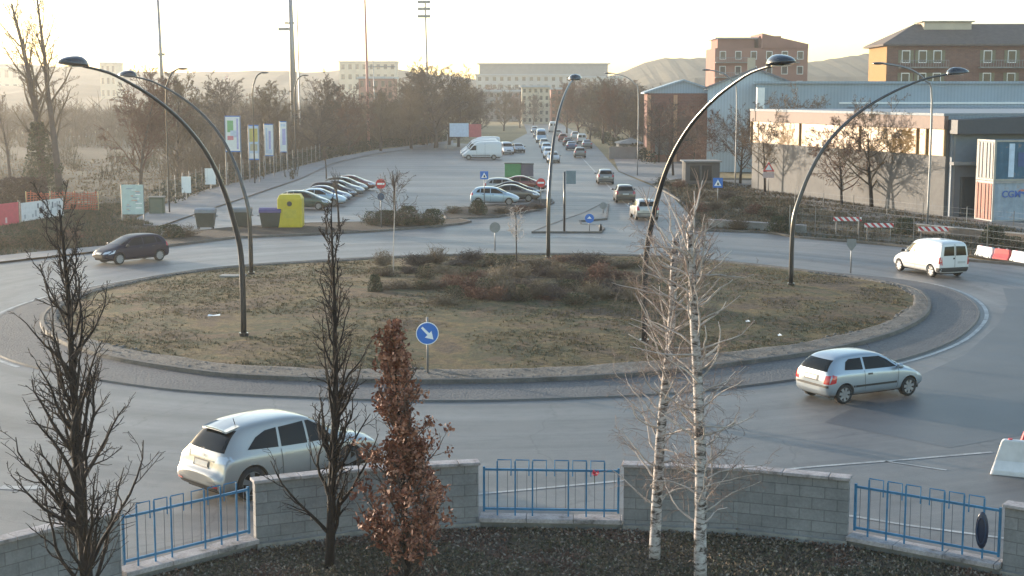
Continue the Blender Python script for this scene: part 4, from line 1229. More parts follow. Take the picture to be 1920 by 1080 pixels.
# far field house
def simple_house(px0, px1, top, eave, Y, label, wall, roof=M_roof, depth=8, nwin=3, floors=1, name='house', base=0, winm=None):
    x0 = (px0 - 960) / F_PX * Y; x1 = (px1 - 960) / F_PX * Y
    he = CAM_H - (eave - HOR) * Y / F_PX; ht = CAM_H - (top - HOR) * Y / F_PX
    t = thing(name, label, 'building', ((x0 + x1) / 2, Y, base))
    wd = x1 - x0; he -= base; ht -= base
    MB().box((0, depth / 2, he / 2), (wd, depth, he)).build('wall', wall, t)
    if ht > he + .1:
        o_ = .35
        vs = [(-wd / 2 - o_, -o_, he), (wd / 2 + o_, -o_, he), (wd / 2 + o_, depth + o_, he), (-wd / 2 - o_, depth + o_, he), (-wd / 2 + depth * .35, depth / 2, ht), (wd / 2 - depth * .35, depth / 2, ht)]
        MB().add(vs, [(0, 1, 5, 4), (1, 2, 5), (2, 3, 4, 5), (3, 0, 4), (3, 2, 1, 0)]).build('roof', roof, t)
    fh = he / floors
    for f in range(floors):
        for k in range(nwin):
            MB().box((-wd / 2 + wd * (k + .5) / nwin, -.01, fh * (f + .55)), (wd / nwin * .45, .06, fh * .5)).build('window', winm or M_win, t)
    return t
simple_house(118, 168, 254, 258, 300, 'low white building in the field behind the two gaunt trees', simple('white_paint', (.8, .76, .66), .9), M_conc, 6, 3, 1)

# ============================================================ waste containers
def wheeled_bin(px, py, label, w_, h_, body, lid):
    b = P(px, py)
    t = thing('waste_container', label, 'bin', b, .05, 'row of waste containers beside the planting strip')
    mb = MB(); a_ = .44
    vs = []
    for z, k in ((.16, .82), (h_ * .8, 1.0), (h_ * .84, 1.04)):
        for x, y in ((-w_ / 2, -a_), (w_ / 2, -a_), (w_ / 2, a_), (-w_ / 2, a_)): vs.append((x * k, y * k, z))
    mb.add(vs, [(3, 2, 1, 0)] + [(l * 4 + i, l * 4 + (i + 1) % 4, (l + 1) * 4 + (i + 1) % 4, (l + 1) * 4 + i) for l in range(2) for i in range(4)] + [(8, 9, 10, 11)])
    bevel(mb.build('bin_body', body, t), .03)
    pts = [(-.5, .84), (-.46, 1.0), (-.2, 1.08), (.2, 1.08), (.46, 1.0), (.5, .84)]
    mb = MB(); n = len(pts); hw = w_ * .53
    vs = [(s_ * hw, y, z * h_ * .98) for s_ in (-1, 1) for y, z in pts]
    mb.add(vs, [(i, i + 1, n + i + 1, n + i) for i in range(n - 1)] + [tuple(range(n))[::-1], tuple(range(n, 2 * n)), (n - 1, 0, n, 2 * n - 1)])
    bevel(mb.build('lid', lid, t), .02)
    for s_ in (-1, 1):
        MB().tube([(s_ * w_ * .55, -.1, h_ * .66), (s_ * w_ * .6, 0, h_ * .66)], .05, 6).build('lifting_pin', M_metal, t)
        for y in (-.3, .3): MB().disc((s_ * w_ * .36, y, .1), .1, (1, 0, 0), .05, 10).build('castor', M_rubber, t)
    return t
Mg = simple('bin_grey_green', (.035, .042, .036), .5)
wheeled_bin(386, 430, 'dark waste container with a grey lid and reddish label, leftmost of the row', 1.3, 1.35, Mg, simple('grey_lid', (.16, .17, .19), .4))
wheeled_bin(454, 428, 'dark green waste container behind the two left curved lamps', 1.25, 1.35, Mg, simple('grey_lid2', (.12, .13, .14), .4))
wheeled_bin(508, 429, 'dark waste container with a purple lid, left of the yellow one', 1.4, 1.35, Mg, M_purple)
b = P(546, 428); t = thing('recycling_container', 'tall bright yellow recycling container', 'recycling bin', b, .03, 'row of waste containers beside the planting strip')
mb = MB(); w2 = .82
vs = [(x * k, y * k * .85, z) for z, k in ((.08, .96), (.25, 1), (2.0, 1), (2.3, .82)) for x, y in ((-w2, -w2), (w2, -w2), (w2, w2), (-w2, w2))]
mb.add(vs, [(3, 2, 1, 0), (12, 13, 14, 15)] + [(l * 4 + i, l * 4 + (i + 1) % 4, (l + 1) * 4 + (i + 1) % 4, (l + 1) * 4 + i) for l in range(3) for i in range(4)])
bevel(mb.build('container_body', M_yellow, t), .05, 3)
MB().disc((0, -.71, 1.7), .17, (0, 1, 0), .03, 16).build('deposit_hole', M_black, t)
MB().box((0, -.71, 1.05), (.9, .02, .6)).build('label_panel', simple('yellow_dark', (.5, .4, .03), .6), t)
MB().tube([(-.2, 0, 2.28), (-.2, 0, 2.45), (.2, 0, 2.45), (.2, 0, 2.28)], .03, 6).build('lifting_hook', M_metal, t)
b = P(962, 332); t = thing('waste_container', 'green waste container on the far side of the parked cars', 'bin', b)
bevel(MB().box((0, 0, .75), (1.8, 1.1, 1.4)).build('bin_body', M_green, t)); bevel(MB().box((0, 0, 1.5), (1.9, 1.2, .12)).build('lid', M_dgreen, t))
b = P(988, 332); t = thing('waste_container', 'dark purple-grey waste container right of the green one', 'bin', b)
bevel(MB().box((0, 0, .75), (1.4, 1.1, 1.3)).build('bin_body', simple('dark_mauve', (.09, .08, .11), .6), t)); bevel(MB().box((0, 0, 1.45), (1.5, 1.2, .12)).build('lid', M_black, t))
b = PD(862, 252, 235); t = thing('billboard', 'white and pale blue billboard with a red right-hand panel beyond the vans', 'billboard', (b.x, 235, 0))
for s_ in (-2, 3.2): MB().tube([(s_, .1, 0), (s_, .1, 2.4)], .09, 6).build('post', M_metal, t)
plate(t, 'panel', rect(-.1, 3.1, 3.1, 2.2), 0, Lb, .06); plate(t, 'red_panel', rect(2.5, 3.0, 2.0, 2.1), 0, simple('bill_red', (.5, .12, .12), .6), .06)
# ============================================================ cars
def resample(ring, n): return ring
def car_body(st, arch, L, lvl=2):
    """st rows: x, zbottom, zbelt, ztop, half width, half roof width"""
    mb = MB(); n = 0
    for (x, zb, zs, zt, wd, wt) in st:
        zm = zb + (zs - zb) * .5
        g = zt - zs
        half = [(0, zb), (wd * .80, zb), (wd * .97, zb + .06), (wd * 1.0, zm), (wd * .985, zs - .05), (wd * .945, zs + .0),
                (wt + (wd * .93 - wt) * .10, zt - max(.05, g * .14)), (wt * .86, zt), (0, zt + .02)]
        ring = half + [(-y, z) for y, z in half[-2:0:-1]]
        n = len(ring)
        mb.v += [(x, y, z) for y, z in ring]
    m = len(st)
    for i in range(m - 1):
        for k in range(n):
            mb.f.append((i * n + k, i * n + (k + 1) % n, (i + 1) * n + (k + 1) % n, (i + 1) * n + k)); mb.m.append(0)
    for e, flip in ((0, True), (m - 1, False)):
        o_ = e * n
        for k in range(n // 2):
            a, b = k, k + 1; c, d = (n - k - 1) % n, (n - k) % n
            idx = [o_ + a, o_ + b, o_ + c, o_ + d]
            q = []
            for v_ in idx:
                if v_ not in q: q.append(v_)
            if len(q) < 3: continue
            mb.f.append(tuple(q) if flip else tuple(q[::-1])); mb.m.append(0)
    me = mb.mesh('body', [M_dark, M_dark])
    me.polygons.foreach_set('use_smooth', [True] * len(me.polygons))
    o = bpy.data.objects.new('tmp', me); COL.objects.link(o)
    s_ = o.modifiers.new('s', 'SUBSURF'); s_.levels = lvl; s_.render_levels = lvl
    cuts = []
    for (ax, ar) in arch:
        for sd_ in (-1, 1):
            c = MB(); wd = st[len(st) // 2][4]
            c.tube([(ax, sd_ * (wd - .30), ar[1]), (ax, sd_ * (wd + .3), ar[1])], ar[0], 28)
            cm = c.mesh('c', [M_dark, M_dark]); cm.polygons.foreach_set('material_index', [1] * len(cm.polygons))
            co = bpy.data.objects.new('cut', cm); COL.objects.link(co); cuts.append(co)
            bm_ = o.modifiers.new('b', 'BOOLEAN'); bm_.operation = 'DIFFERENCE'; bm_.object = co; bm_.solver = 'EXACT'
    dg = bpy.context.evaluated_depsgraph_get(); dg.update()
    ev = o.evaluated_get(dg)
    res = bpy.data.meshes.new_from_object(ev, depsgraph=dg)
    for c in cuts: bpy.data.objects.remove(c)
    bpy.data.objects.remove(o)
    bmx = bmesh.new(); bmx.from_mesh(res)
    bmesh.ops.recalc_face_normals(bmx, faces=bmx.faces)
    for e in bmx.edges:
        if len(e.link_faces) == 2 and (e.link_faces[0].material_index != e.link_faces[1].material_index): e.smooth = False
    bmx.to_mesh(res); bmx.free()
    return res
def decal(tree, poly, axis, side, off=.008, sp=.06, L=4.0):
    """project a 2D polygon on to the body. axis 'y': (x,z) from the side; 'x': (y,z) from rear (side -1) or front (+1); 'z': (x,y) from the top"""
    pts = []
    n = len(poly)
    for i in range(n):
        a, b = Vector(poly[i]), Vector(poly[(i + 1) % n]); m = max(1, int((b - a).length / sp))
        pts += [a.lerp(b, k / m) for k in range(m)]
    ne = len(pts)
    x0, x1 = min(p.x for p in pts), max(p.x for p in pts); y0, y1 = min(p.y for p in pts), max(p.y for p in pts)
    def inside(q):
        c = False
        for i in range(ne):
            a, b = pts[i], pts[(i + 1) % ne]
            if (a.y > q.y) != (b.y > q.y) and q.x < (b.x - a.x) * (q.y - a.y) / (b.y - a.y) + a.x: c = not c
        return c
    inner = []
    x = x0 + sp / 2
    while x < x1:
        y = y0 + sp / 2
        while y < y1:
            q = Vector((x, y))
            if inside(q) and min((q - p).length for p in pts) > sp * .35: inner.append(q)
            y += sp
        x += sp
    allp = pts + inner
    r = geometry.delaunay_2d_cdt(allp, [], [list(range(ne))], 1, 1e-5)
    vs = []; 
    for q in r[0]:
        if axis == 'y': o_ = Vector((q.x, side * 3, q.y)); d = Vector((0, -side, 0))
        elif axis == 'x': o_ = Vector((-3 if side < 0 else L + 3, q.x, q.y)); d = Vector((-side, 0, 0))
        else: o_ = Vector((q.x, q.y, 4)); d = Vector((0, 0, -1))
        hit = tree.ray_cast(o_, d)
        if hit[0] is None: vs.append(None); continue
        vs.append(hit[0] - d * off)
    good = [v for v in vs if v is not None]
    if not good: return None
    for i, v in enumerate(vs):
        if v is None:
            q = r[0][i]; vs[i] = min(good, key=lambda g: ((g.x - q.x) ** 2 + (g.z - q.y) ** 2) if axis == 'y' else ((g.y - q.x) ** 2 + (g.z - q.y) ** 2))
    fs = [tuple(f) for f in r[2]]
    out = MB()
    # orient outwards
    tgt = {'y': Vector((0, side, 0)), 'x': Vector((side, 0, 0)), 'z': Vector((0, 0, 1))}[axis]
    f2 = []
    for f in fs:
        nn = (vs[f[1]] - vs[f[0]]).cross(vs[f[2]] - vs[f[0]])
        f2.append(f if nn.dot(tgt) >= 0 else f[::-1])
    out.add(vs, f2)
    return out
def strip(a, b, wd):
    a, b = Vector(a), Vector(b); d = (b - a).normalized(); n_ = Vector((-d.y, d.x)) * wd / 2
    return [tuple(a - n_), tuple(b - n_), tuple(b + n_), tuple(a + n_)]
def mk_wheel(parent, x, y, r, wd, side, rimm, spokes=5):
    t = MB(); prof = [(r * .72, -wd / 2), (r * .93, -wd / 2), (r, -wd * .36), (r, wd * .36), (r * .93, wd / 2), (r * .72, wd / 2)]
    n_ = 28; vs = [(x + q * cos(2 * pi * k / n_), y + s_, r + q * sin(2 * pi * k / n_)) for q, s_ in prof for k in range(n_)]
    fs = [(i * n_ + k, i * n_ + (k + 1) % n_, (i + 1) * n_ + (k + 1) % n_, (i + 1) * n_ + k) for i in range(len(prof) - 1) for k in range(n_)]
    t.add(vs, fs)
    wh = t.build('wheel', M_rubber, parent, True)
    yo = y + side * wd * .40
    m = MB()
    m.tube([(x, y + side * wd * .1, r), (x, y + side * wd * .16, r)], r * .74, 24)
    m.cm = 1
    m.tube([(x, yo - .05 * side, r), (x, yo + .01 * side, r)], r * .16, 12)
    for k in range(spokes):
        a = 2 * pi * k / spokes + .3
        u = Vector((cos(a), 0, sin(a))); v = Vector((-sin(a), 0, cos(a))); c = Vector((x, yo, r))
        q0, q1 = c + u * r * .12, c + u * r * .70
        w0, w1 = r * .12, r * .17
        vs = []
        for dy in (-.03, .005):
            for q, ww in ((q0, w0), (q1, w1)): vs += [q - v * ww + Vector((0, dy * side, 0)), q + v * ww + Vector((0, dy * side, 0))]
        m.add(vs, [(0, 1, 3, 2), (4, 6, 7, 5), (0, 2, 6, 4), (1, 5, 7, 3), (2, 3, 7, 6), (0, 4, 5, 1)])
    nn = 24
    for rr0, rr1, ya, yb in ((.66, .74, yo, yo), (.74, .73, yo, yo - side * .08)):
        vs = [(x + r * q * cos(2 * pi * k / nn), yy, r + r * q * sin(2 * pi * k / nn)) for q, yy in ((rr0, ya), (rr1, yb)) for k in range(nn)]
        m.add(vs, [(k, (k + 1) % nn, nn + (k + 1) % nn, nn + k) for k in range(nn)])
    m.build('rim', [M_dark, rimm], wh)
    return wh
def make_car(name, label, cat, spec, paintm, rimm=M_rim):
    t = thing(name, label, cat)
    L = spec['L']
    me = car_body(spec['st'], [(ax, (spec['r'] + .055, spec['r'])) for ax in spec['axles']], L)
    me.materials.clear(); me.materials.append(paintm); me.materials.append(M_dark)
    body = bpy.data.objects.new('body', me); link(body, t)
    bmt = bmesh.new(); bmt.from_mesh(me); tree = BVHTree.FromBMesh(bmt)
    W = spec['W'] / 2
    def D(nm, poly, axis, side, mat, off=.008, sp=.07, par=t):
        m = decal(tree, poly, axis, side, off, sp, L)
        if m: return m.build(nm, mat, par, True)
    for nm, poly, mat in spec['side']:
        for s_ in (1, -1): D(nm, poly, 'y', s_, mat, .007 if mat is M_glass else .009)
    for nm, poly, mat in spec['rear']: D(nm, poly, 'x', -1, mat, .018 if nm in ('badge', 'number_plate') else .010)
    for nm, poly, mat in spec['front']: D(nm, poly, 'x', 1, mat, .010)
    for nm, poly, mat in spec.get('top', []): D(nm, poly, 'z', 1, mat, .01)
    bmt.free()
    for ax in spec['axles']:
        for s_ in (1, -1):
            mk_wheel(t, ax, s_ * (W - .13), spec['r'], .20, s_, rimm, spec.get('spokes', 5))
    mx, mz = spec['mirror']
    for s_ in (1, -1):
        m = MB(); m.blob((mx, s_ * (W + .07), mz), (.07, .12, .085), 10, 6); m.box((mx + .02, s_ * (W - .03), mz - .05), (.05, .16, .04))
        m.build('mirror', spec.get('mirror_mat') or paintm, t, True)
    m = MB(); m.box((L / 2, 0, .28), (L * .9, W * 1.5, .16)); m.build('underside', M_dark, t)
    for e in spec.get('extra', []): e(t, paintm, tree)
    return t
def trapz(x0, x1, z0, z1, dx0=0, dx1=0): return [(x0, z0), (x1, z0), (x1 - dx1, z1), (x0 + dx0, z1)]
def sym(pts): return pts + [(-y, z) for y, z in pts[::-1]]
# --- SUV (long window line tapering to the tail)
P_silver = paint('silver_paint', (.34, .335, .325), .5, .34)
def suv_extra(t, pm, tree):
    # tail spoiler, roof rails, wiper
    zz = lambda x, y: tree.ray_cast(Vector((x, y, 4)), Vector((0, 0, -1)))[0].z
    xs, ys = [.86, .68, .55, .49], [-.47, -.3, -.1, .1, .3, .47]
    m = MB(); up = [(x, y, zz(.86, y) + .006 - (.86 - x) * .22) for x in xs for y in ys]; lo = [(x, y, z - (.0 if i < 6 else .035)) for i, (x, y, z) in enumerate(up)]
    n_ = len(up); fs = [(i * 6 + k, i * 6 + k + 1, (i + 1) * 6 + k + 1, (i + 1) * 6 + k) for i in range(3) for k in range(5)]
    m.add(up + lo, [f[::-1] for f in fs] + [tuple(v_ + n_ for v_ in f) for f in fs] + [(18 + k, 19 + k, 19 + k + n_, 18 + k + n_) for k in range(5)] + [(i * 6, (i + 1) * 6, (i + 1) * 6 + n_, i * 6 + n_) for i in range(3)] + [(i * 6 + 5, i * 6 + 5 + n_, (i + 1) * 6 + 5 + n_, (i + 1) * 6 + 5) for i in range(3)])
    m.build('tail_spoiler', pm, t, True)
    MB().tube([(.26, .05, 1.14), (.36, .38, 1.24)], .012, 5).build('rear_wiper', M_black, t)
    MB().tube([(.85, -.30, 1.62), (.80, -.30, 1.78)], .009, 5).build('antenna', M_black, t)
SUV = dict(L=4.66, W=1.86, r=.38, axles=(.88, 3.60), mirror=(3.05, 1.08), spokes=5,
  st=[(0.0, .44, .56, .63, .74, .60), (.035, .32, .60, .68, .89, .70), (.13, .27, .66, .73, .925, .72), (.16, .26, .84, .92, .915, .70), (.22, .26, .99, 1.08, .915, .69), (.40, .25, 1.03, 1.32, .93, .64), (.68, .25, 1.04, 1.58, .93, .62), (.95, .25, 1.04, 1.66, .93, .63), (1.5, .24, 1.01, 1.69, .93, .66), (2.3, .24, .98, 1.68, .93, .67), (2.75, .24, .97, 1.58, .93, .66), (3.45, .24, .95, 1.09, .92, .70), (3.9, .25, .90, 1.02, .91, .68), (4.4, .27, .80, .90, .87, .62), (4.66, .32, .62, .72, .76, .55), (4.72, .42, .55, .62, .62, .48)],
  side=[('side_window', [(.80, 1.15), (1.05, 1.13), (1.62, 1.09), (1.66, 1.51), (1.35, 1.485), (1.08, 1.38)], M_glass), ('side_window', [(1.70, 1.085), (2.42, 1.05), (2.42, 1.53), (1.72, 1.505)], M_glass),
        ('side_window', [(2.48, 1.05), (3.22, 1.03), (2.92, 1.34), (2.60, 1.52), (2.48, 1.525)], M_glass),
        ('door_seam', strip((1.67, 1.04), (1.70, .45), .012), M_black), ('door_seam', strip((2.45, 1.03), (2.45, .36), .012), M_black), ('door_seam', strip((3.24, 1.0), (3.22, .36), .012), M_black),
        ('door_handle', strip((1.80, .92), (1.99, .915), .035), P_silver), ('door_handle', strip((2.56, .90), (2.75, .895), .035), P_silver),
        ('sill_trim', strip((1.4, .36), (3.25, .34), .05), M_black), ('tail_light', [(.10, .92), (.42, .98), (.36, 1.08), (.12, 1.06)], M_lens)],
  rear=[('rear_window', sym([(.68, 1.13), (.54, 1.55)]), M_glass), ('tail_light', [(.50, .90), (.86, .93), (.84, 1.07), (.56, 1.06)], M_lens), ('tail_light', [(-.50, .90), (-.86, .93), (-.84, 1.07), (-.56, 1.06)], M_lens),
        ('plate_recess', rect(0, .84, .60, .17), simple('recess', (.06, .065, .07), .5)), ('number_plate', rect(0, .84, .50, .11), M_plate), ('badge', rect(0, 1.02, .1, .06), M_rim), ('reflector', rect(.68, .42, .2, .05), M_tail), ('reflector', rect(-.68, .42, .2, .05), M_tail), ('trim_strip', strip((-.45, .93), (.45, .93), .03), M_rim), ('lower_valance', rect(0, .36, 1.5, .09), M_black)],
  front=[('windscreen', sym([(.72, 1.12), (.58, 1.54)]), M_glass), ('headlight', [(.42, .68), (.82, .74), (.78, .86), (.44, .80)], M_lens), ('headlight', [(-.42, .68), (-.82, .74), (-.78, .86), (-.44, .80)], M_lens), ('grille', rect(0, .68, .7, .2), M_black), ('number_plate', rect(0, .48, .5, .11), M_plate)],
  extra=[suv_extra])
suv = make_car('parked_car', 'silver suv with tinted glass driving past behind the block wall on the left', 'car', SUV, P_silver)
suv.name = 'suv_car'
# --- three-door hatchback
def hatch_extra(t, pm, tree):
    MB().tube([(.12, .0, 1.0), (.18, .34, 1.05)], .01, 5).build('rear_wiper', M_black, t)
    MB().tube([(2.2, 0, 1.41), (2.05, 0, 1.60)], .006, 4).build('antenna', M_black, t)
P_hatch = paint('pale_silver_blue_paint', (.31, .36, .41), .5, .33)
HAT = dict(L=3.80, W=1.64, r=.29, axles=(.62, 3.10), mirror=(2.62, .98), spokes=7,
  st=[(0.0, .40, .58, .70, .66, .55), (.05, .26, .80, .94, .78, .62), (.14, .22, .90, 1.10, .81, .60), (.40, .21, .92, 1.32, .82, .56), (.70, .21, .92, 1.40, .82, .57), (1.4, .21, .91, 1.425, .82, .58), (2.0, .21, .90, 1.40, .82, .58), (2.35, .21, .89, 1.27, .82, .57), (2.92, .21, .87, .96, .81, .62), (3.3, .22, .78, .86, .79, .58), (3.62, .25, .64, .73, .73, .5), (3.76, .32, .55, .62, .64, .45), (3.80, .38, .5, .55, .55, .4)],
  side=[('side_window', [(.62, 1.0), (1.30, .97), (1.30, 1.30), (.86, 1.29), (.72, 1.22)], M_glass), ('side_window', [(1.38, .965), (2.62, .95), (2.30, 1.17), (2.02, 1.29), (1.38, 1.305)], M_glass),
        ('door_seam', strip((1.34, .94), (1.36, .40), .012), M_black), ('door_seam', strip((2.66, .92), (2.60, .32), .012), M_black), ('door_handle', strip((1.46, .83), (1.64, .83), .05), M_black),
        ('side_moulding', strip((1.0, .50), (2.58, .50), .06), M_black), ('side_moulding', strip((.92, .50), (.98, .50), .06), M_black),
        ('tail_light', [(.05, .62), (.26, .66), (.30, .86), (.16, .90)], M_tail), ('headlight', [(3.42, .62), (3.66, .58), (3.58, .68), (3.36, .74)], M_lens)],
  rear=[('rear_window', sym([(.60, .97), (.50, 1.27)]), M_glass), ('tail_light', [(.56, .62), (.76, .62), (.76, .88), (.60, .86)], M_tail), ('tail_light', [(-.56, .62), (-.76, .62), (-.76, .88), (-.60, .86)], M_tail),
        ('number_plate', rect(0, .76, .5, .11), M_plate), ('bumper_strip', strip((-.74, .545), (.74, .545), .07), M_black), ('tailgate_recess', rect(0, .76, .62, .18), simple('recess', (.06, .065, .07), .5))],
  front=[('windscreen', sym([(.66, 1.0), (.52, 1.29)]), M_glass), ('headlight', [(.36, .56), (.70, .60), (.66, .70), (.40, .67)], M_lens), ('headlight', [(-.36, .56), (-.70, .60), (-.66, .70), (-.40, .67)], M_lens), ('grille', rect(0, .56, .5, .1), M_black), ('number_plate', rect(0, .42, .5, .11), M_plate)],
  extra=[hatch_extra])
hatch = make_car('hatchback_car', 'pale silver three-door hatchback on the ring road at the right', 'car', HAT, P_hatch, M_hub)
# --- five-door hatch
P_black = paint('black_paint', (.006, .010, .030), .0, .35)
HAT5 = dict(L=3.95, W=1.68, r=.30, axles=(.66, 3.15), mirror=(2.72, .98), spokes=9, mirror_mat=M_black,
  st=[(0.0, .40, .60, .74, .68, .55), (.05, .26, .84, .98, .80, .62), (.14, .22, .94, 1.14, .83, .62), (.36, .21, .96, 1.36, .84, .58), (.65, .21, .95, 1.455, .84, .59), (1.3, .21, .93, 1.48, .84, .60), (1.9, .21, .91, 1.46, .84, .60), (2.3, .21, .90, 1.34, .84, .59), (3.0, .21, .87, .99, .83, .64), (3.45, .22, .78, .87, .81, .58), (3.75, .25, .64, .74, .75, .5), (3.9, .32, .55, .62, .66, .45), (3.95, .38, .5, .55, .56, .4)],
  side=[('side_window', [(.48, 1.03), (.78, 1.02), (.80, 1.32), (.62, 1.25)], M_glass), ('side_window', [(.84, 1.015), (1.62, .98), (1.62, 1.355), (.88, 1.345)], M_glass), ('side_window', [(1.68, .975), (2.72, .95), (2.34, 1.20), (2.06, 1.335), (1.68, 1.355)], M_glass),
        ('door_seam', strip((.90, .80), (.86, 1.0), .012), M_dark), ('door_seam', strip((1.65, .95), (1.66, .34), .012), M_dark), ('door_seam', strip((2.74, .92), (2.66, .32), .012), M_dark), ('door_handle', strip((.98, .86), (1.15, .86), .04), M_black), ('door_handle', strip((1.76, .84), (1.94, .84), .04), M_black),
        ('headlight', [(3.48, .62), (3.78, .56), (3.68, .72), (3.36, .78)], M_lens), ('tail_light', [(.06, .78), (.24, .82), (.22, 1.02), (.14, 1.02)], M_tail)],
  rear=[('rear_window', sym([(.62, 1.02), (.52, 1.32)]), M_glass), ('tail_light', [(.58, .72), (.78, .74), (.76, 1.0), (.64, 1.0)], M_tail), ('tail_light', [(-.58, .72), (-.78, .74), (-.76, 1.0), (-.64, 1.0)], M_tail), ('number_plate', rect(0, .74, .5, .11), M_plate), ('bumper_strip', strip((-.74, .5), (.74, .5), .05), M_black)],
  front=[('windscreen', sym([(.68, 1.03), (.54, 1.35)]), M_glass), ('headlight', [(.38, .56), (.74, .62), (.68, .74), (.42, .68)], M_lens), ('headlight', [(-.38, .56), (-.74, .62), (-.68, .74), (-.42, .68)], M_lens), ('grille', rect(0, .45, .8, .14), M_black), ('number_plate', rect(0, .60, .48, .10), M_plate)])
h5 = make_car('hatchback_car', 'black five-door hatchback on the left of the ring road', 'car', HAT5, P_black, M_hub)
# --- estate/saloon for parked rows
P_gr = paint('grey_paint', (.14, .15, .16), .4, .33)
SAL = dict(HAT5, L=4.45, W=1.74, axles=(.86, 3.52), mirror=(3.0, .95),
  st=[(0.0, .40, .60, .72, .68, .55), (.05, .26, .84, .92, .82, .62), (.3, .22, .90, 1.02, .86, .64), (.75, .21, .92, 1.10, .87, .60), (1.3, .21, .91, 1.36, .87, .57), (1.8, .21, .90, 1.42, .87, .58), (2.3, .21, .89, 1.41, .87, .59), (2.65, .21, .88, 1.28, .87, .59), (3.35, .21, .86, .96, .86, .64), (3.9, .22, .76, .85, .83, .58), (4.25, .25, .64, .72, .77, .5), (4.4, .32, .55, .62, .68, .45), (4.45, .38, .5, .55, .56, .4)],
  side=[('side_window', [(1.05, 1.0), (1.95, .96), (1.95, 1.30), (1.45, 1.29)], M_glass), ('side_window', [(2.0, .96), (3.05, .94), (2.68, 1.16), (2.38, 1.29), (2.0, 1.305)], M_glass), ('headlight', [(3.9, .60), (4.26, .54), (4.16, .68), (3.84, .74)], M_lens), ('tail_light', [(.06, .72), (.3, .74), (.3, .86), (.1, .88)], M_tail)],
  rear=[('rear_window', sym([(.60, 1.06), (.52, 1.30)]), M_glass), ('tail_light', [(.52, .68), (.80, .70), (.78, .86), (.54, .86)], M_tail), ('tail_light', [(-.52, .68), (-.80, .70), (-.78, .86), (-.54, .86)], M_tail), ('number_plate', rect(0, .70, .5, .11), M_plate)],
  front=[('windscreen', sym([(.68, 1.0), (.54, 1.29)]), M_glass)] + HAT5['front'][1:])
sal = make_car('saloon_car', 's', 'car', SAL, P_gr)
# --- small delivery van
P_white = paint('white_paint_car', (.60, .60, .60), .0, .35)
VAN = dict(L=4.12, W=1.74, r=.31, axles=(.78, 3.42), mirror=(2.95, 1.12), spokes=7, mirror_mat=M_black,
  st=[(0.0, .40, .80, 1.10, .80, .66), (.03, .28, 1.0, 1.60, .85, .70), (.10, .24, 1.05, 1.76, .865, .73), (.5, .23, 1.05, 1.80, .87, .75), (1.3, .23, 1.05, 1.82, .87, .75), (2.1, .23, 1.04, 1.80, .87, .74), (2.45, .23, 1.03, 1.68, .87, .71), (2.95, .23, 1.0, 1.28, .86, .68), (3.25, .23, .96, 1.08, .85, .66), (3.7, .24, .84, .94, .82, .6), (3.98, .28, .66, .76, .76, .52), (4.09, .34, .56, .62, .68, .46), (4.12, .4, .52, .56, .6, .4)],
  side=[('side_window', [(2.12, 1.13), (3.0, 1.10), (2.62, 1.46), (2.42, 1.56), (2.14, 1.57)], M_glass), ('door_seam', strip((2.06, 1.6), (2.04, .36), .012), M_black), ('door_seam', strip((3.02, 1.05), (2.98, .36), .012), M_black), ('door_handle', strip((2.12, .98), (2.28, .98), .05), M_black),
        ('side_moulding', strip((1.18, .52), (2.96, .52), .07), simple('moulding_tan', (.4, .36, .3), .6)), ('panel_crease', [(.45, 1.12), (1.95, 1.12), (1.95, 1.14), (.45, 1.14)], simple('crease', (.5, .48, .46), .5)), ('panel_crease', [(.45, 1.58), (1.95, 1.58), (1.95, 1.6), (.45, 1.6)], simple('crease', (.5, .48, .46), .5)),
        ('tail_light', [(.02, .72), (.12, .72), (.12, 1.05), (.03, 1.05)], M_tail), ('headlight', [(3.72, .66), (3.98, .62), (3.9, .78), (3.66, .84)], M_lens), ('bumper_corner', [(.0, .3), (.34, .3), (.3, .52), (.0, .52)], M_black)],
  rear=[('rear_window', [(.05, 1.12), (.66, 1.12), (.60, 1.56), (.05, 1.58)], M_glass), ('rear_window', [(-.05, 1.12), (-.66, 1.12), (-.60, 1.56), (-.05, 1.58)], M_glass), ('door_seam', strip((0, .55), (0, 1.68), .02), M_black),
        ('tail_light', [(.72, .66), (.84, .66), (.83, 1.06), (.74, 1.06)], M_tail), ('tail_light', [(-.72, .66), (-.84, .66), (-.83, 1.06), (-.74, 1.06)], M_tail), ('rear_bumper', [(-.84, .32), (.84, .32), (.84, .54), (-.84, .54)], M_black), ('number_plate', rect(-.38, .78, .45, .11), simple('plate_grey', (.4, .4, .4), .5)), ('door_handle', rect(.06, .98, .1, .08), M_black)],
  front=[('windscreen', sym([(.70, 1.14), (.62, 1.60)]), M_glass), ('headlight', [(.42, .62), (.74, .66), (.70, .82), (.46, .78)], M_lens), ('headlight', [(-.42, .62), (-.74, .66), (-.70, .82), (-.46, .78)], M_lens), ('grille', rect(0, .6, .6, .14), M_black), ('number_plate', rect(0, .45, .5, .11), M_plate)])
van = make_car('delivery_van', 'small white panel van leaving the roundabout on the right', 'van', VAN, P_white, M_hub)
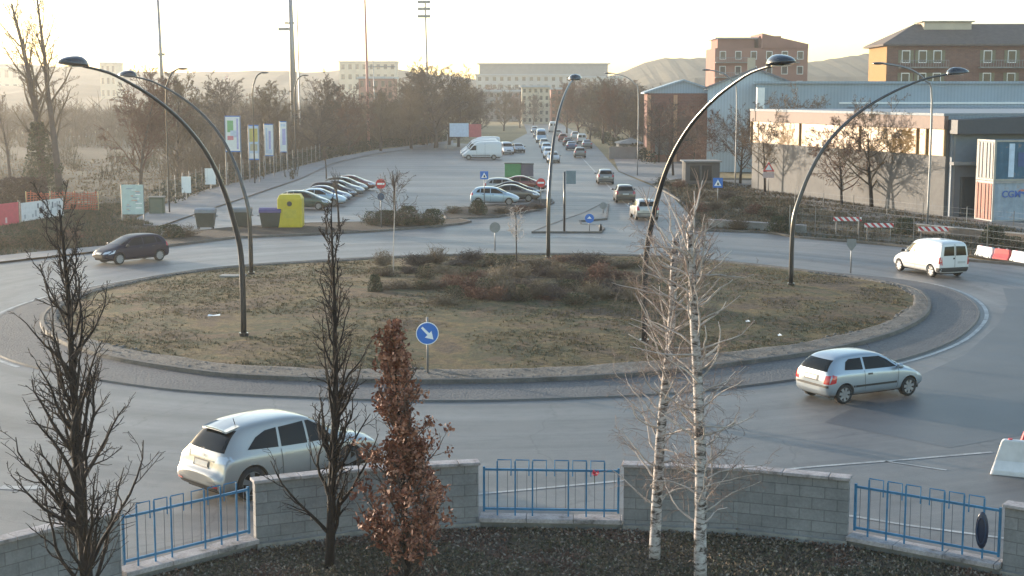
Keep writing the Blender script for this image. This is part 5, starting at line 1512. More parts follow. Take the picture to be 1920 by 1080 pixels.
# --- large panel van
BIG = dict(L=5.4, W=1.98, r=.34, axles=(1.1, 4.55), mirror=(4.15, 1.45), spokes=6, mirror_mat=M_black,
  st=[(0.0, .45, .9, 1.5, .9, .8), (.03, .34, 1.1, 2.2, .96, .82), (.10, .3, 1.15, 2.42, .98, .84), (.6, .3, 1.15, 2.48, .99, .86), (2, .3, 1.15, 2.50, .99, .86), (3.2, .3, 1.15, 2.46, .99, .85), (3.75, .3, 1.15, 2.22, .99, .82), (4.4, .3, 1.12, 1.55, .98, .78), (4.7, .3, 1.05, 1.2, .96, .74), (5.1, .33, .85, .98, .9, .66), (5.32, .4, .7, .8, .82, .55), (5.4, .45, .62, .7, .72, .5)],
  side=[('side_window', [(3.5, 1.3), (4.4, 1.28), (4.0, 1.75), (3.82, 1.92), (3.5, 1.94)], M_glass), ('door_seam', strip((3.42, 2.0), (3.42, .45), .02), M_black), ('door_seam', strip((2.3, 2.2), (2.3, .45), .02), M_black), ('side_moulding', strip((1.6, .62), (4.1, .62), .08), M_black)],
  rear=[('door_seam', strip((0, .55), (0, 2.3), .02), M_black), ('rear_window', rect(.42, 1.75, .5, .5), M_glass), ('rear_window', rect(-.42, 1.75, .5, .5), M_glass), ('tail_light', rect(.88, 1.0, .1, .4), M_tail), ('tail_light', rect(-.88, 1.0, .1, .4), M_tail)],
  front=[('windscreen', sym([(.80, 1.4), (.70, 2.05)]), M_glass), ('headlight', rect(.62, .85, .3, .2), M_lens), ('headlight', rect(-.62, .85, .3, .2), M_lens), ('grille', rect(0, .8, .8, .2), M_black)])
bigvan = make_car('panel_van', 'nearest of the large white panel vans parked beyond the car park', 'van', BIG, P_white, M_hub)

def place(o, x, y, rz):
    """x,y is the middle of the wheelbase; bodies are built with the tail at x=0"""
    return (x, y, 0), rz
def put(o, spec, mid, rz):
    m = sum(spec['axles']) / 2
    o.location = (mid[0] - cos(rz) * m, mid[1] - sin(rz) * m, .012)
    o.rotation_euler = (0, 0, rz)
def repaint(o, mat):
    for c in o.children:
        if c.name.split('.')[0] in ('body', 'mirror', 'tail_spoiler'):
            c.material_slots[0].link = 'OBJECT'; c.material_slots[0].material = mat
def from_wheels(rear_px, side, spec, rz):
    """rear wheel contact pixel on 'side' (+1 = left of the car) -> mid point"""
    r = P(*rear_px); W = spec['W'] / 2 - .1
    c = Vector((r.x, r.y, 0)) - Vector((-sin(rz), cos(rz), 0)) * side * W
    h = (spec['axles'][1] - spec['axles'][0]) / 2
    return (c.x + cos(rz) * h, c.y + sin(rz) * h)
rz = R(45); put(suv, SUV, from_wheels((472, 938), -1, SUV, rz), rz)
rz = R(28); put(hatch, HAT, from_wheels((1581, 758), -1, HAT, rz), rz)
rz = R(110); put(van, VAN, from_wheels((1746, 520), 1, VAN, rz), rz)
rz = R(228); put(h5, HAT5, from_wheels((299, 489), 1, HAT5, rz), rz)
# traffic going away on the main road
SK = ('number_plate', 'door_handle', 'door_seam', 'antenna', 'rear_wiper', 'badge', 'side_moulding', 'bumper_strip', 'grille')
def traffic(src, spec, mid, rz, mat, label, group, skip=()):
    o = copy_tree(src, skip=skip); o['label'] = label
    if group: o['group'] = group
    put(o, spec, mid, rz); repaint(o, mat)
    return o
P_beige = paint('beige_paint', (.40, .37, .32), .4, .35); P_dk = paint('dark_bronze_paint', (.10, .085, .075), .3, .3)
P_bl = paint('dark_blue_paint', (.04, .07, .14), .3, .3); P_red = paint('dark_red_paint', (.16, .03, .03), .2, .3); P_sb = paint('ice_blue_paint', (.36, .46, .54), .3, .33); P_gn = paint('dark_green_paint', (.03, .06, .045), .3, .3)
G3 = 'cars driving away on the main road'
for (px, py, src, sp, m, lb) in [(1136, 346, h5, HAT5, P_gr, 'grey hatchback driving away on the main road, farthest of the three on its own'), (1173, 381, h5, HAT5, P_dk, 'dark bronze hatchback driving away on the main road, middle of three'), (1211, 414, h5, HAT5, P_silver, 'silver car entering the main road behind the birch tops')]:
    p = P(px, py); o = traffic(src, sp, (p.x, p.y + 1.8), R(90 + (4 if px > 1200 else 0)), m, lb, G3)
# queue on the road
rq = random.Random(21); G4 = 'queue of cars on the far main road'
cols = [P_silver, P_gr, P_white, P_bl, P_sb, P_black, P_beige, P_red]
ql = ['grey-blue car last in the far queue of traffic', 'silver car in the middle of the far queue', 'white car in the far queue with headlamps facing the camera', 'dark blue car in the far queue', 'ice-blue car far up the road', 'black car far up the road', 'beige car far up the road', 'dark red car far up the road', 'white van far up the road', 'pale blue box-like van at the end of the visible road']
spots = [(9.6, 205, 90, h5, HAT5), (5.4, 190, 270, sal, SAL), (5.2, 203, 270, h5, HAT5), (9.5, 232, 90, sal, SAL), (5.3, 222, 270, h5, HAT5), (9.7, 252, 90, sal, SAL), (5.4, 243, 270, h5, HAT5), (9.6, 275, 90, h5, HAT5), (12.6, 262, 90, van, VAN), (5.4, 268, 270, bigvan, BIG), (9.6, 305, 90, h5, HAT5), (12.4, 240, 90, sal, SAL), (12.6, 290, 90, h5, HAT5), (5.3, 300, 270, sal, SAL), (9.6, 340, 90, bigvan, BIG), (5.2, 335, 270, h5, HAT5)]
ql += ['silver car beyond the dark red one on the road', 'grey car parked at the right kerb of the far road', 'white car parked farther along the right kerb', 'dark car coming down the far road', 'pale box van farthest up the road', 'small pale car farthest in the oncoming lane']
mats = [P_gr, P_silver, P_white, P_bl, P_sb, P_black, P_beige, P_red, P_white, P_sb, P_silver, P_gr, P_white, P_black, P_white, P_silver]
for i, (x, y, r_, src, sp) in enumerate(spots):
    traffic(src, sp, (x, y), R(r_), mats[i], ql[i], G4, SK)
# left parked row, noses to the right
G5 = 'cars parked side by side in the left row of the car park'
row = [(-16.2, 112.5, h5, HAT5, P_gn, 'dark green car mostly behind the yellow recycling container'), (-15.6, 116.2, sal, SAL, P_sb, 'ice-blue car just right of the yellow recycling container'), (-15.6, 119.8, sal, SAL, P_bl, 'dark blue car in the left parked row, behind the ice-blue one'), (-15.4, 123.6, h5, HAT5, P_black, 'black car in the middle of the left parked row'), (-15.3, 127.4, sal, SAL, P_gr, 'grey car in the middle of the left parked row'), (-15.2, 131.2, h5, HAT5, P_dk, 'dark bronze car second from the far end of the left parked row'), (-15.0, 135.0, sal, SAL, P_red, 'dark red car at the far end of the left parked row')]
for x, y, src, sp, m, lb in row: traffic(src, sp, (x, y), R(-4), m, lb, G5)
G6 = 'cars parked side by side before the planting bed'
row = [(-1.45, 117.3, h5, HAT5, P_sb, 'ice-blue hatchback nearest in the central parked row'), (.1, 121.2, sal, SAL, P_dk, 'dark bronze saloon behind the ice-blue hatchback'), (.2, 125.2, sal, SAL, P_black, 'black saloon third in the central parked row'), (-.6, 129.5, h5, HAT5, P_silver, 'silver hatchback fourth in the central parked row'), (1.0, 134.0, sal, SAL, P_red, 'dark red car at the back of the central parked row')]
for x, y, src, sp, m, lb in row: traffic(src, sp, (x, y), R(-3), m, lb, G6)
G7 = 'large white vans parked beyond the car park'
put(bigvan, BIG, (-4.2, 198), R(180)); bigvan['group'] = G7
for x, y, lb in [(-4.7, 205, 'second large white van, just behind the nearest'), (-5.0, 212, 'third large white van in the row of vans'), (-4.6, 220, 'farthest large white van in the row of vans')]:
    traffic(bigvan, BIG, (x, y), R(180), P_white, lb, G7)
traffic(van, VAN, (-.8, 216), R(-80), P_white, 'small white van right of the row of large vans', None)
put(sal, SAL, (.9, 222), R(-80)); sal['label'] = 'grey saloon parked beyond the large white vans, beside the road'; sal['group'] = G4
# ============================================================ barriers
def jersey(t, x, L, mat, h=.62):
    prof = [(-.22, 0), (-.22, .14), (-.10, .34), (-.085, h), (.085, h), (.10, .34), (.22, .14), (.22, 0)]
    mb = MB(); n = len(prof); 
    xs = [x + .01, x + .06, x + L - .06, x + L - .01]
    vs = []
    for k, xx in enumerate(xs):
        s = .86 if k in (0, 3) else 1
        tp = .22 if h > .7 else .07
        vs += [(xx + (z / h) * (tp if k < 2 else -tp), y * s, z * (.95 if k in (0, 3) else 1)) for y, z in prof]
    fs = [(k * n + i, k * n + (i + 1) % n, (k + 1) * n + (i + 1) % n, (k + 1) * n + i) for k in range(3) for i in range(n)]
    fs += [tuple(range(n))[::-1], tuple(range(3 * n, 4 * n))]
    mb.add(vs, fs)
    return bevel(mb.build('barrier_body', mat, t), .03, 3)
M_bw = simple('barrier_white', (.55, .55, .55), .5, var=.15, scale=2); M_br = simple('barrier_red', (.5, .05, .06), .5, var=.15, scale=2)
def barrier(px, py, px2, py2, mat, label, h=.62, grp='water-filled plastic road barriers'):
    a, b = P(px, py), P(px2, py2); L = (b - a).length
    t = thing('road_barrier', label, 'barrier', a, atan2(b.y - a.y, b.x - a.x), grp)
    jersey(t, 0, L, mat, h)
    for k in (.25, .75): MB().tube([(L * k, 0, h - .02), (L * k, 0, h + .03)], .05, 8).build('filler_cap', M_bw if mat is M_br else M_br, t)
    return t
barrier(1832, 480, 1864, 486, M_bw, 'white plastic road barrier just right of the small van')
barrier(1864, 486, 1896, 490, M_br, 'red plastic road barrier between two white ones')
barrier(1897, 490, 1932, 496, M_bw, 'white plastic road barrier right of the red one, cut by the picture edge')
barrier(1856, 886, 2000, 900, M_bw, 'big white plastic road barrier at the right edge, nearest the camera', .85)
barrier(1898, 866, 2010, 874, M_br, 'red plastic road barrier behind the nearest white one', .82)
# striped boards
def stripe_mat():
    m, nt, b = nmat('red_white_stripes')
    t = nt.nodes.new('ShaderNodeTexCoord'); s = nt.nodes.new('ShaderNodeSeparateXYZ'); nt.links.new(t.outputs['Object'], s.inputs[0])
    ad = nt.nodes.new('ShaderNodeMath'); ad.operation = 'ADD'; nt.links.new(s.outputs[0], ad.inputs[0]); nt.links.new(s.outputs[2], ad.inputs[1])
    mu = nt.nodes.new('ShaderNodeMath'); mu.operation = 'MULTIPLY'; mu.inputs[1].default_value = 2.6; nt.links.new(ad.outputs[0], mu.inputs[0])
    fr = nt.nodes.new('ShaderNodeMath'); fr.operation = 'FRACT'; nt.links.new(mu.outputs[0], fr.inputs[0])
    gt = nt.nodes.new('ShaderNodeMath'); gt.operation = 'GREATER_THAN'; gt.inputs[1].default_value = .5; nt.links.new(fr.outputs[0], gt.inputs[0])
    nt.links.new(mixc(nt, gt.outputs[0], (.75, .74, .72), (.5, .04, .05)), b.inputs['Base Color'])
    b.inputs['Roughness'].default_value = .5
    return m
M_str = stripe_mat()
for i, (px, py, lb) in enumerate([(1595, 446, 'red and white striped barrier board, leftmost, beside the curved lamp'), (1655, 456, 'red and white striped barrier board in the middle of three'), (1758, 464, 'red and white striped barrier board behind the white van')]):
    b = P(px, py) + Vector((0, 1.0, 0)); t = thing('barrier_board', lb, 'barrier', b, -.08, 'striped road-works boards')
    MB().box((0, 0, 1.0 + .1 * (i == 0)), (1.75, .04, .26)).build('striped_board', M_str, t)
    for s_ in (-.7, .7):
        MB().tube([(s_, .04, 0), (s_, .04, 1.1)], .025, 6).build('leg', M_metal, t); MB().box((s_, .04, .03), (.08, .6, .05)).build('foot', M_sback, t)

# ============================================================ foreground wall, railings, courtyard
WH = 1.36
def W2(px, py, z=WH + .06): 
    p = P(px, py, z); return Vector((p.x, p.y, 0))
wA, wB, wC, wD, wE, wF, wG, wH2 = W2(-70, 1030), W2(224, 957), W2(478, 901), W2(690, 877), W2(897, 866), W2(1170, 870), W2(1592, 896), W2(1885, 944)
wI = wH2 + (wH2 - wG).normalized() * 1.2
def block_wall(a, b, label, h=WH):
    L = (b - a).length
    t = thing('block_wall', label, 'wall', a, atan2(b.y - a.y, b.x - a.x))
    MB().box((L / 2, .10, h / 2 - .1), (L, .20, h + .2)).build('blockwork', M_block, t)
    # coping slabs, each a little different
    rng = random.Random(int(a.x * 100)); x = -.04; mb = MB()
    while x < L + .03:
        l = min(rng.uniform(.92, 1.0), L + .04 - x)
        if l > .1:
            mb.box((x + l / 2, .10 + rng.uniform(-.006, .006), h + .03 + rng.uniform(-.004, .004)), (l - .012, .34, .065))
        x += l
    bevel(mb.build('coping', M_coping, t), .012, 2)
    MB().box((L / 2, .10, .04), (L + .02, .44, .22)).build('footing', M_conc, t)
    return t
block_wall(wA, wB, 'grey block wall at the bottom left corner behind the big dark tree')
block_wall(wC, wD, 'grey block wall between the left railing and the red-leaved tree')
block_wall(wD, wE, 'grey block wall right of the red-leaved tree, ending at the middle railing')
wM = W2(1385, 877)
block_wall(wF, wM, 'grey block wall behind the two birches, right of the middle railing')
block_wall(wM, wG, 'grey block wall right of the birches, ending at the right railing')
block_wall(wH2, wI, 'grey block pillar at the bottom right corner')
def railing(a, b, label, lean=0.0):
    d = (b - a).normalized(); a = a + d * .05; b = b - d * .05
    L = (b - a).length
    t = thing('railing', label, 'railing', a, atan2(b.y - a.y, b.x - a.x), 'blue railings set between the wall sections')
    y = .10; zt, zb = 1.24, .40
    for nm, z in (('top_rail', zt), ('bottom_rail', zb)):
        MB().box((L / 2, y, z), (L * .97, .045, .045)).build(nm, M_blue, t)
    for x in (.02, .98): MB().box((L * x, y, (zt + zb) / 2), (.045, .05, zt - zb + .12)).build('end_post', M_blue, t)
    for i, x in enumerate((.116, .244, .368, .624, .752, .88)):
        MB().box((L * x, y - .03, .83), (.032, .02, 1.2)).build('bar', M_blue, t)
        s_ = 1 if i < 3 else -1
        x2 = x + s_ * .098
        MB().tube([(L * x, y - .03, 1.42), (L * x, y - .03, 1.455), (L * x2, y - .03, 1.455), (L * x2, y - .03, 1.12)], .014, 4).build('loop', M_blue, t)
    mb = MB()
    for i in range(14):
        x = .05 + i * .9 / 13
        mb.box((L * x, y + .02, .82), (.009, .009, .84))
    mb.build('thin_bars', simple('worn_bar', (.10, .11, .13), .7), t)
    return t
railing(wB, wC, 'blue metal railing left of the middle one, partly hiding the suv wheel')
railing(wE, wF, 'blue metal railing in the middle, with a small red flower on it')
railing(wG, wH2, 'blue metal railing at the right with a dark round disc hung on it')
def sill(a, b, label):
    L = (b - a).length; t = thing('wall_sill', label, 'sill', a, atan2(b.y - a.y, b.x - a.x), 'concrete sills under the railings')
    MB().box((L / 2, .1, .04), (L - .03, .2, .26)).build('footing', M_conc, t)
    mb = MB(); x = .02
    while x < L - .05:
        l = min(.98, L - .02 - x); mb.box((x + l / 2, .06, .215), (l - .01, .42, .095)); x += l
    bevel(mb.build('slab', M_coping, t), .012)
sill(wB, wC, 'pale concrete sill below the left blue railing'); sill(wE, wF, 'pale concrete sill below the middle blue railing'); sill(wG, wH2, 'pale concrete sill below the right blue railing')
# disc and flower
dR = (wH2 - wG).normalized(); q = wG.lerp(wH2, .865) 
t = thing('hanging_disc', 'dark blue-black round disc hanging on the right railing', 'disc', (q.x - dR.y * -.0, q.y - .06, .86), atan2(dR.y, dR.x))
m = MB(); 
vs = []; fs = []; prof = [(0, -.05), (.09, -.055), (.13, -.03), (.13, .03), (.09, .055), (0, .05)]
m.blob((0, -.05, 0), (.125, .045, .36), 20, 10); m.build('disc_body', simple('disc_navy', (.02, .03, .06), .35), t, True)
m = MB(); m.tube([(.085 * cos(2 * pi * k / 16), -.095, .26 * sin(2 * pi * k / 16)) for k in range(17)], .012, 5, False); m.build('rim', simple('disc_rim', (.02, .045, .10), .5), t, True)
q = wE.lerp(wF, .80); t = thing('flower', 'small red flower fixed to the middle railing', 'flower', (q.x, q.y + .02, 1.22)); rf = random.Random(3); mb = MB()
for i in range(30): mb.leaf((rf.gauss(0, .035), rf.gauss(0, .03), rf.gauss(0, .035)), .07, rf)
mb.build('petals', simple('petal_red', (.65, .04, .08), .5), t)
MB().tube([(0, 0, -.22), (0, 0, 0)], .006, 4).build('stem', M_gblade, t)
# courtyard ground in front of the wall
yard = [tuple(v[:2]) for v in (wA, wB, wC, wD, wE, wF, wM, wG, wH2, wI)]
poly_sheet('courtyard_ground', yard + [(16, 26), (16, 10), (-14, 10), (-14, 24)], .03, M_litter)
# pavement strip beyond the wall
off = [Vector((v.x, v.y + .35, 0)) for v in (wA, wB, wC, wD, wE, wF, wM, wG, wH2, wI)]
far_ = [Vector((v.x * 1.06, v.y + 1.6, 0)) for v in (wA, wB, wC, wD, wE, wF, wM, wG, wH2, wI)]
poly_sheet('pavement_strip', [tuple(v[:2]) for v in off] + [tuple(v[:2]) for v in far_[::-1]], .006, simple('dusty_asphalt', (.15, .145, .145), .85, var=.2, scale=2, bmp=.3))
# leaf litter pieces and ground cover in the courtyard
rl = random.Random(9)
def yard_pt(rng):
    while True:
        x = rng.uniform(-9, 10); y = rng.uniform(23.5, 30)
        i = [k for k in range(len(yard) - 1) if yard[k][0] <= x <= yard[k + 1][0]]
        if not i: continue
        a, b = yard[i[0]], yard[i[0] + 1]; t_ = (x - a[0]) / (b[0] - a[0])
        if y < a[1] * (1 - t_) + b[1] * t_ - .15: return x, y
mb = MB()
for i in range(36000):
    x, y = yard_pt(rl); mb.leaf((x, y, .05 + rl.uniform(0, .05)), rl.uniform(.04, .095), rl, 0.0)
    mb.m[-1] = (rl.choice([2, 3, 3]) if noise.noise(Vector((x * .7, y * .9, 2))) > .15 else rl.choice([0, 0, 1, 1, 1, 2]))
o = mb.build('leaf_litter', [simple('olive_leaf', (.085, .078, .045), .85, var=.5, scale=2), simple('brown_leaf', (.13, .095, .065), .9, var=.5, scale=3), simple('dead_leaf', (.23, .19, .15), .9, var=.4, scale=4), simple('dead_leaf_red', (.13, .075, .055), .9, var=.4, scale=4)])
tag(o, 'dark ground ivy and fallen leaves before the wall', 'ground cover', kind='stuff')
def region_pt(pl):
    q = [P(*p_) for p_ in pl]; x0, x1 = min(v.x for v in q), max(v.x for v in q); y0, y1 = min(v.y for v in q), max(v.y for v in q); n_ = len(q)
    def f(rng):
        while True:
            x, y = rng.uniform(x0, x1), rng.uniform(y0, y1); c = False
            for i in range(n_):
                a, b = q[i], q[(i + 1) % n_]
                if (a.y > y) != (b.y > y) and x < (b.x - a.x) * (y - a.y) / (b.y - a.y) + a.x: c = not c
            if c and noise.noise(Vector((x * .3, y * .3, 7))) + rng.uniform(-.4, .4) > -.15: return x, y
    return f
LV = [(-60, 488), (180, 463), (300, 453), (300, 428), (262, 414), (240, 412), (300, 384), (200, 384), (-60, 400)]
LF = [(-60, 398), (300, 382), (540, 314), (400, 300), (-60, 300)]
RV = [(1298, 430), (1440, 436), (1500, 445), (1700, 462), (1920, 496), (1980, 440), (1700, 400), (1345, 340), (1240, 345), (1265, 369), (1292, 400)]
Mb = simple('brown_blade', (.11, .08, .048), .9, var=.5, scale=1.0); Md = simple('dull_green_blade', (.035, .042, .018), .9, var=.5, scale=1.0)
tag(tufts('dry_grass', 6500, region_pt(LV), Mb, rg, .08, .25, .03, 4, lambda x, y: .05), 'brown winter grass on the left verge', 'grass', kind='stuff')
tag(tufts('grass', 5500, region_pt(LV), Md, rg, .08, .28, .03, 4, lambda x, y: .05), 'dark green rough grass on the left verge', 'grass', kind='stuff')
tag(tufts('dry_grass', 4500, region_pt(LF), M_straw, rg, .08, .25, .04, 4, lambda x, y: .05), 'brown rough grass beyond the left fence', 'grass', kind='stuff')
tag(tufts('dry_grass', 8000, region_pt(RV), Mb, rg, .08, .25, .03, 4, lambda x, y: .06), 'brown winter grass on the right verge', 'grass', kind='stuff')
tag(tufts('grass', 2200, region_pt(RV), Md, rg, .08, .22, .03, 4, lambda x, y: .06), 'dark green rough grass on the right verge', 'grass', kind='stuff')
# bits lying on the island
for px, py, w_, lb in [(402, 590, .5, 'scrap of white paper lying on the left of the island'), (1402, 599, .16, 'small pale stone on the right of the island grass'), (1462, 620, .14, 'small white scrap on the island near the right birch')]:
    p = P(px, py, .45); p.z = mound(p.x, p.y) + .04
    t = MB(); t.add([(-w_ / 2, -.1, 0), (w_ / 2, -.12, .03), (w_ / 2 - .05, .12, .06), (-.05, .06, .02), (-w_ / 2, .1, .05)], [(0, 1, 3), (1, 2, 3), (0, 3, 4)])
    o = t.build('litter', M_swhite); o.location = p; tag(o, lb, 'litter')
p = P(437, 518, .3); t = thing('ground_slab', 'pale flat concrete slab at the foot of the far left lamp', 'slab', (p.x, p.y, mound(p.x, p.y)), 0); bevel(MB().box((0, 0, .02), (1.2, .7, .1)).build('slab', M_conc, t))

# ============================================================ buildings on the right
def wall_obj(t, name, a, b, z0, z1, mat, th=.3):
    """vertical slab from a to b (world xy relative to t)"""
    a, b = Vector(a), Vector(b); L = (b - a).length
    m = MB().box((L / 2, th / 2, (z0 + z1) / 2), (L, th, z1 - z0))
    o = m.build(name, mat, t); o.location = (a.x, a.y, 0); o.rotation_euler = (0, 0, atan2(b.y - a.y, b.x - a.x))
    return o
# long warehouse: lit flank facing left, grey front facing the camera
A = Vector((31.7, 105.6)); B = Vector((22.6, 136.0)); C = Vector((58, 109)); HT = 7.36
t = thing('warehouse', 'long low warehouse with a pale concrete flank lit gold by the sun', 'warehouse', (A.x, A.y, 0))
a, b, c = Vector((0, 0)), B - A, C - A
d4 = b + c
M_panel = blocks('shade_darkened_concrete', (.118, .115, .115), (.138, .134, .133), (.085, .082, .08), 2.4, 9, .02, .6, .85, 0)  # concrete colour darkened to stand for tree shade on the wall
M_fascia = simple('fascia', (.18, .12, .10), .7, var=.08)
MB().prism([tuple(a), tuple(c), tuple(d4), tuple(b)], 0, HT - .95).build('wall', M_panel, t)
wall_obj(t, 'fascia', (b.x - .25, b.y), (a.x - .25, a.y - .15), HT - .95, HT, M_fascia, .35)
wall_obj(t, 'sunlit_upper_band', (b.x - .06, b.y), (a.x - .06, a.y), 4.45, HT - .95, simple('sunset_gold_tint', (.30, .145, .028), .4, var=.12, scale=.8), .12)  # sunset glow on the upper flank is put into this gold colour
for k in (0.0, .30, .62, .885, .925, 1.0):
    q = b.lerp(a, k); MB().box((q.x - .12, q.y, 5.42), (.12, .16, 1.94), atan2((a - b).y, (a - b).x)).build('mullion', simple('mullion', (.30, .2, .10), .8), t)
m = MB(); m.prism([(a.x - .3, a.y - .2), (c.x, c.y - .3), (d4.x, d4.y), (b.x - .3, b.y)], HT + .003, HT + .2); m.build('roof', simple('flat_roof', (.2, .23, .26), .7), t)
# front portal section (shaded, blue-grey) with canopy and door
ang = atan2((c - a).y, (c - a).x)
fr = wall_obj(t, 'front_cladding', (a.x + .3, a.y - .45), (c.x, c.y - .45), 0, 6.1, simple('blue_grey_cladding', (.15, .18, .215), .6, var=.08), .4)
cp = MB(); L_ = (c - a).length
cp.add([(.1, -1.6, 6.1), (L_, -1.6, 6.1), (L_, -.0, 6.1), (.1, 0, 6.1), (.1, -1.6, 7.1), (L_, -1.6, 8.3), (L_, 0, 8.3), (.1, 0, 7.1)], [(3, 2, 1, 0), (4, 5, 6, 7), (0, 1, 5, 4), (1, 2, 6, 5), (2, 3, 7, 6), (3, 0, 4, 7)])
o = cp.build('canopy', simple('dark_canopy', (.045, .052, .065), .6), t); o.location = (a.x, a.y, 0); o.rotation_euler = (0, 0, ang)
def on_front(name, x, z, w_, h_, mat, par=t, pr=.06, dy=0.0):
    m = MB().box((x, -.45 - pr / 2 - dy, z), (w_, pr, h_)); o = m.build(name, mat, par); o.location = (a.x + .02, a.y, 0); o.rotation_euler = (0, 0, ang); return o
on_front('door_surround', 1.75, 1.9, 2.5, 3.7, M_dgrey)
on_front('door', 1.75, 1.5, 1.6, 2.9, M_win, pr=.05, dy=.06)
on_front('door_canopy', 1.6, 3.95, 3.0, .22, M_grey, pr=.7)
on_front('drain_pipe', .42, 3.0, .12, 6, M_metal)
# blue halls behind
def hall(name, label, x0, x1, Y, depth, h, wall, roofm, ridge=0, extra=None, cat='warehouse', tym=None):
    t = thing(name, label, cat, ((x0 + x1) / 2, Y, 0)); w_ = x1 - x0
    if ridge:
        MB().add([(-w_ / 2, 0, 0), (w_ / 2, 0, 0), (w_ / 2, 0, h), (0, 0, h + ridge), (-w_ / 2, 0, h), (-w_ / 2, depth, 0), (w_ / 2, depth, 0), (w_ / 2, depth, h), (0, depth, h + ridge), (-w_ / 2, depth, h)],
                 [(0, 1, 2, 3, 4), (9, 8, 7, 6, 5), (1, 6, 7, 2), (0, 4, 9, 5)]).build('wall', wall, t)
        if tym: MB().add([(-w_ / 2, -.12, h - .1), (w_ / 2, -.12, h - .1), (w_ / 2, -.12, h), (0, -.12, h + ridge), (-w_ / 2, -.12, h)], [(0, 1, 2, 3, 4)]).build('gable', tym, t)
        for s_ in (-1, 1):
            o_ = .5; x_ = s_ * (w_ / 2 + o_); zz = h - ridge / (w_ / 2) * o_
            pts = [(0, -.5, h + ridge), (x_, -.5, zz), (x_, depth + .5, zz), (0, depth + .5, h + ridge)]
            m = MB(); m.add(pts + [(p_[0], p_[1], p_[2] + .22) for p_ in pts], [(0, 1, 2, 3), (7, 6, 5, 4), (0, 4, 5, 1), (1, 5, 6, 2), (2, 6, 7, 3)]); m.build('roof', roofm, t)
    else:
        k_ = x0 * depth / Y   # the short end runs back obliquely
        MB().prism([(-w_ / 2, 0), (w_ / 2, 0), (w_ / 2, depth), (-w_ / 2 + k_ + .3, depth)], 0, h).build('wall', wall, t)
        MB().prism([(-w_ / 2 - .3, -.3), (w_ / 2 + .3, -.3), (w_ / 2 + .3, depth), (-w_ / 2 + k_, depth)], h + .003, h + .25).build('roof', roofm, t)
    return t
def cladding(name, c, sp=.9):
    m, nt, b = nmat(name); t_ = nt.nodes.new('ShaderNodeTexCoord'); wv = nt.nodes.new('ShaderNodeTexWave'); wv.inputs['Scale'].default_value = sp
    nt.links.new(t_.outputs['Object'], wv.inputs['Vector'])
    r_ = ramp(nt, wv.outputs[1], [(0.2, [x * .88 for x in c]), (.5, c)])
    n_ = ramp(nt, noiz(nt, coord(nt), .3, 4), [(.3, (.88,) * 3), (.7, (1.1,) * 3)])
    nt.links.new(mixc(nt, .8, r_, n_, 'MULTIPLY'), b.inputs['Base Color']); b.inputs['Roughness'].default_value = .5
    return m
M_bcl = cladding('pale_blue_cladding', (.27, .34, .40)); M_bcl2 = cladding('blue_roof_sheet', (.20, .26, .32)); M_lroof = simple('light_roof', (.34, .37, .40), .6)
t = hall('industrial_hall', 'long pale blue metal hall behind the lit warehouse', 25.5, 95, 152, 40, 10.0, M_bcl, M_bcl)
MB().box((5, -.02, 8.0), (62, .2, .18)).build('gutter', M_swhite, t); MB().box((5, -4.0, 7.55), (60, 8, .16)).build('lean_to_roof', M_bcl2, t); MB().box((-34.3, -.3, 5.0), (.8, .5, 9.2)).build('white_pillar', M_swhite, t)
MB().box((8, -3.8, 3.7), (56, 7.0, 7.4)).build('lean_to', M_bcl, t)
t = hall('industrial_hall', 'pale blue gabled hall with a dark roof edge behind the curved lamp', 22.4, 33.2, 166, 30, 9.6, cladding('white_blue_cladding', (.40, .48, .54)), M_dgrey, 2.1); t.rotation_euler = (0, 0, R(-9))
MB().box((4.9, -.03, 5), (.12, .1, 9)).build('drain_pipe', M_metal, t); MB().box((-.5, 2, 12.2), (.9, .9, 1.7)).build('chimney', M_cream, t)
t = hall('industrial_shed', 'brick shed with a shallow pale blue roof left of the blue gabled hall', 17.8, 27.0, 190, 24, 9.1, M_brick, M_bcl, 1.5, cat='shed', tym=M_bcl); t.rotation_euler = (0, 0, R(-4))
for k in (-4.45, -1.0, 3.9): MB().box((k, -.1, 4.4), (.5, .25, 8.8)).build('pillar', simple('orange_pillar', (.46, .26, .16), .8), t)
MB().box((-2.7, -.03, 2.2), (1.8, .08, 2.4)).build('door', M_dgrey, t); MB().box((1.4, -.03, 3.4), (3.2, .08, 1.2)).build('window', M_win, t)
# booth by the road
b = P(1317, 346); t = thing('guard_booth', 'low grey booth with dark windows among the trees right of the road', 'booth', b)
MB().box((0, 1.5, 1.1), (3.4, 3, 2.2)).build('wall', simple('booth_grey', (.13, .125, .12), .9), t); MB().box((0, 1.5, 2.27), (3.8, 3.4, .14)).build('roof', M_grey, t)
for x in (-.78, .42): MB().box((x, -.02, 1.15), (.95, .06, 1.5)).build('window', M_win, t)
# gate wall left of it
a1, b1 = P(1142, 298), P(1262, 298); t = thing('boundary_wall', 'pale boundary wall across the yard entrance right of the road', 'wall', a1); 
MB().box(((b1 - a1).x / 2, 0, .8), ((b1 - a1).x, .25, 1.6)).build('body', M_grey, t); MB().box(((b1 - a1).x / 2, 0, 1.65), ((b1 - a1).x, .35, .1)).build('coping', M_conc, t)
simple_house(1160, 1205, 258, 268, 215, 'low grey shed half hidden by trees at the right of the far road', M_grey, M_conc, 6, 2, 1, 'shed')
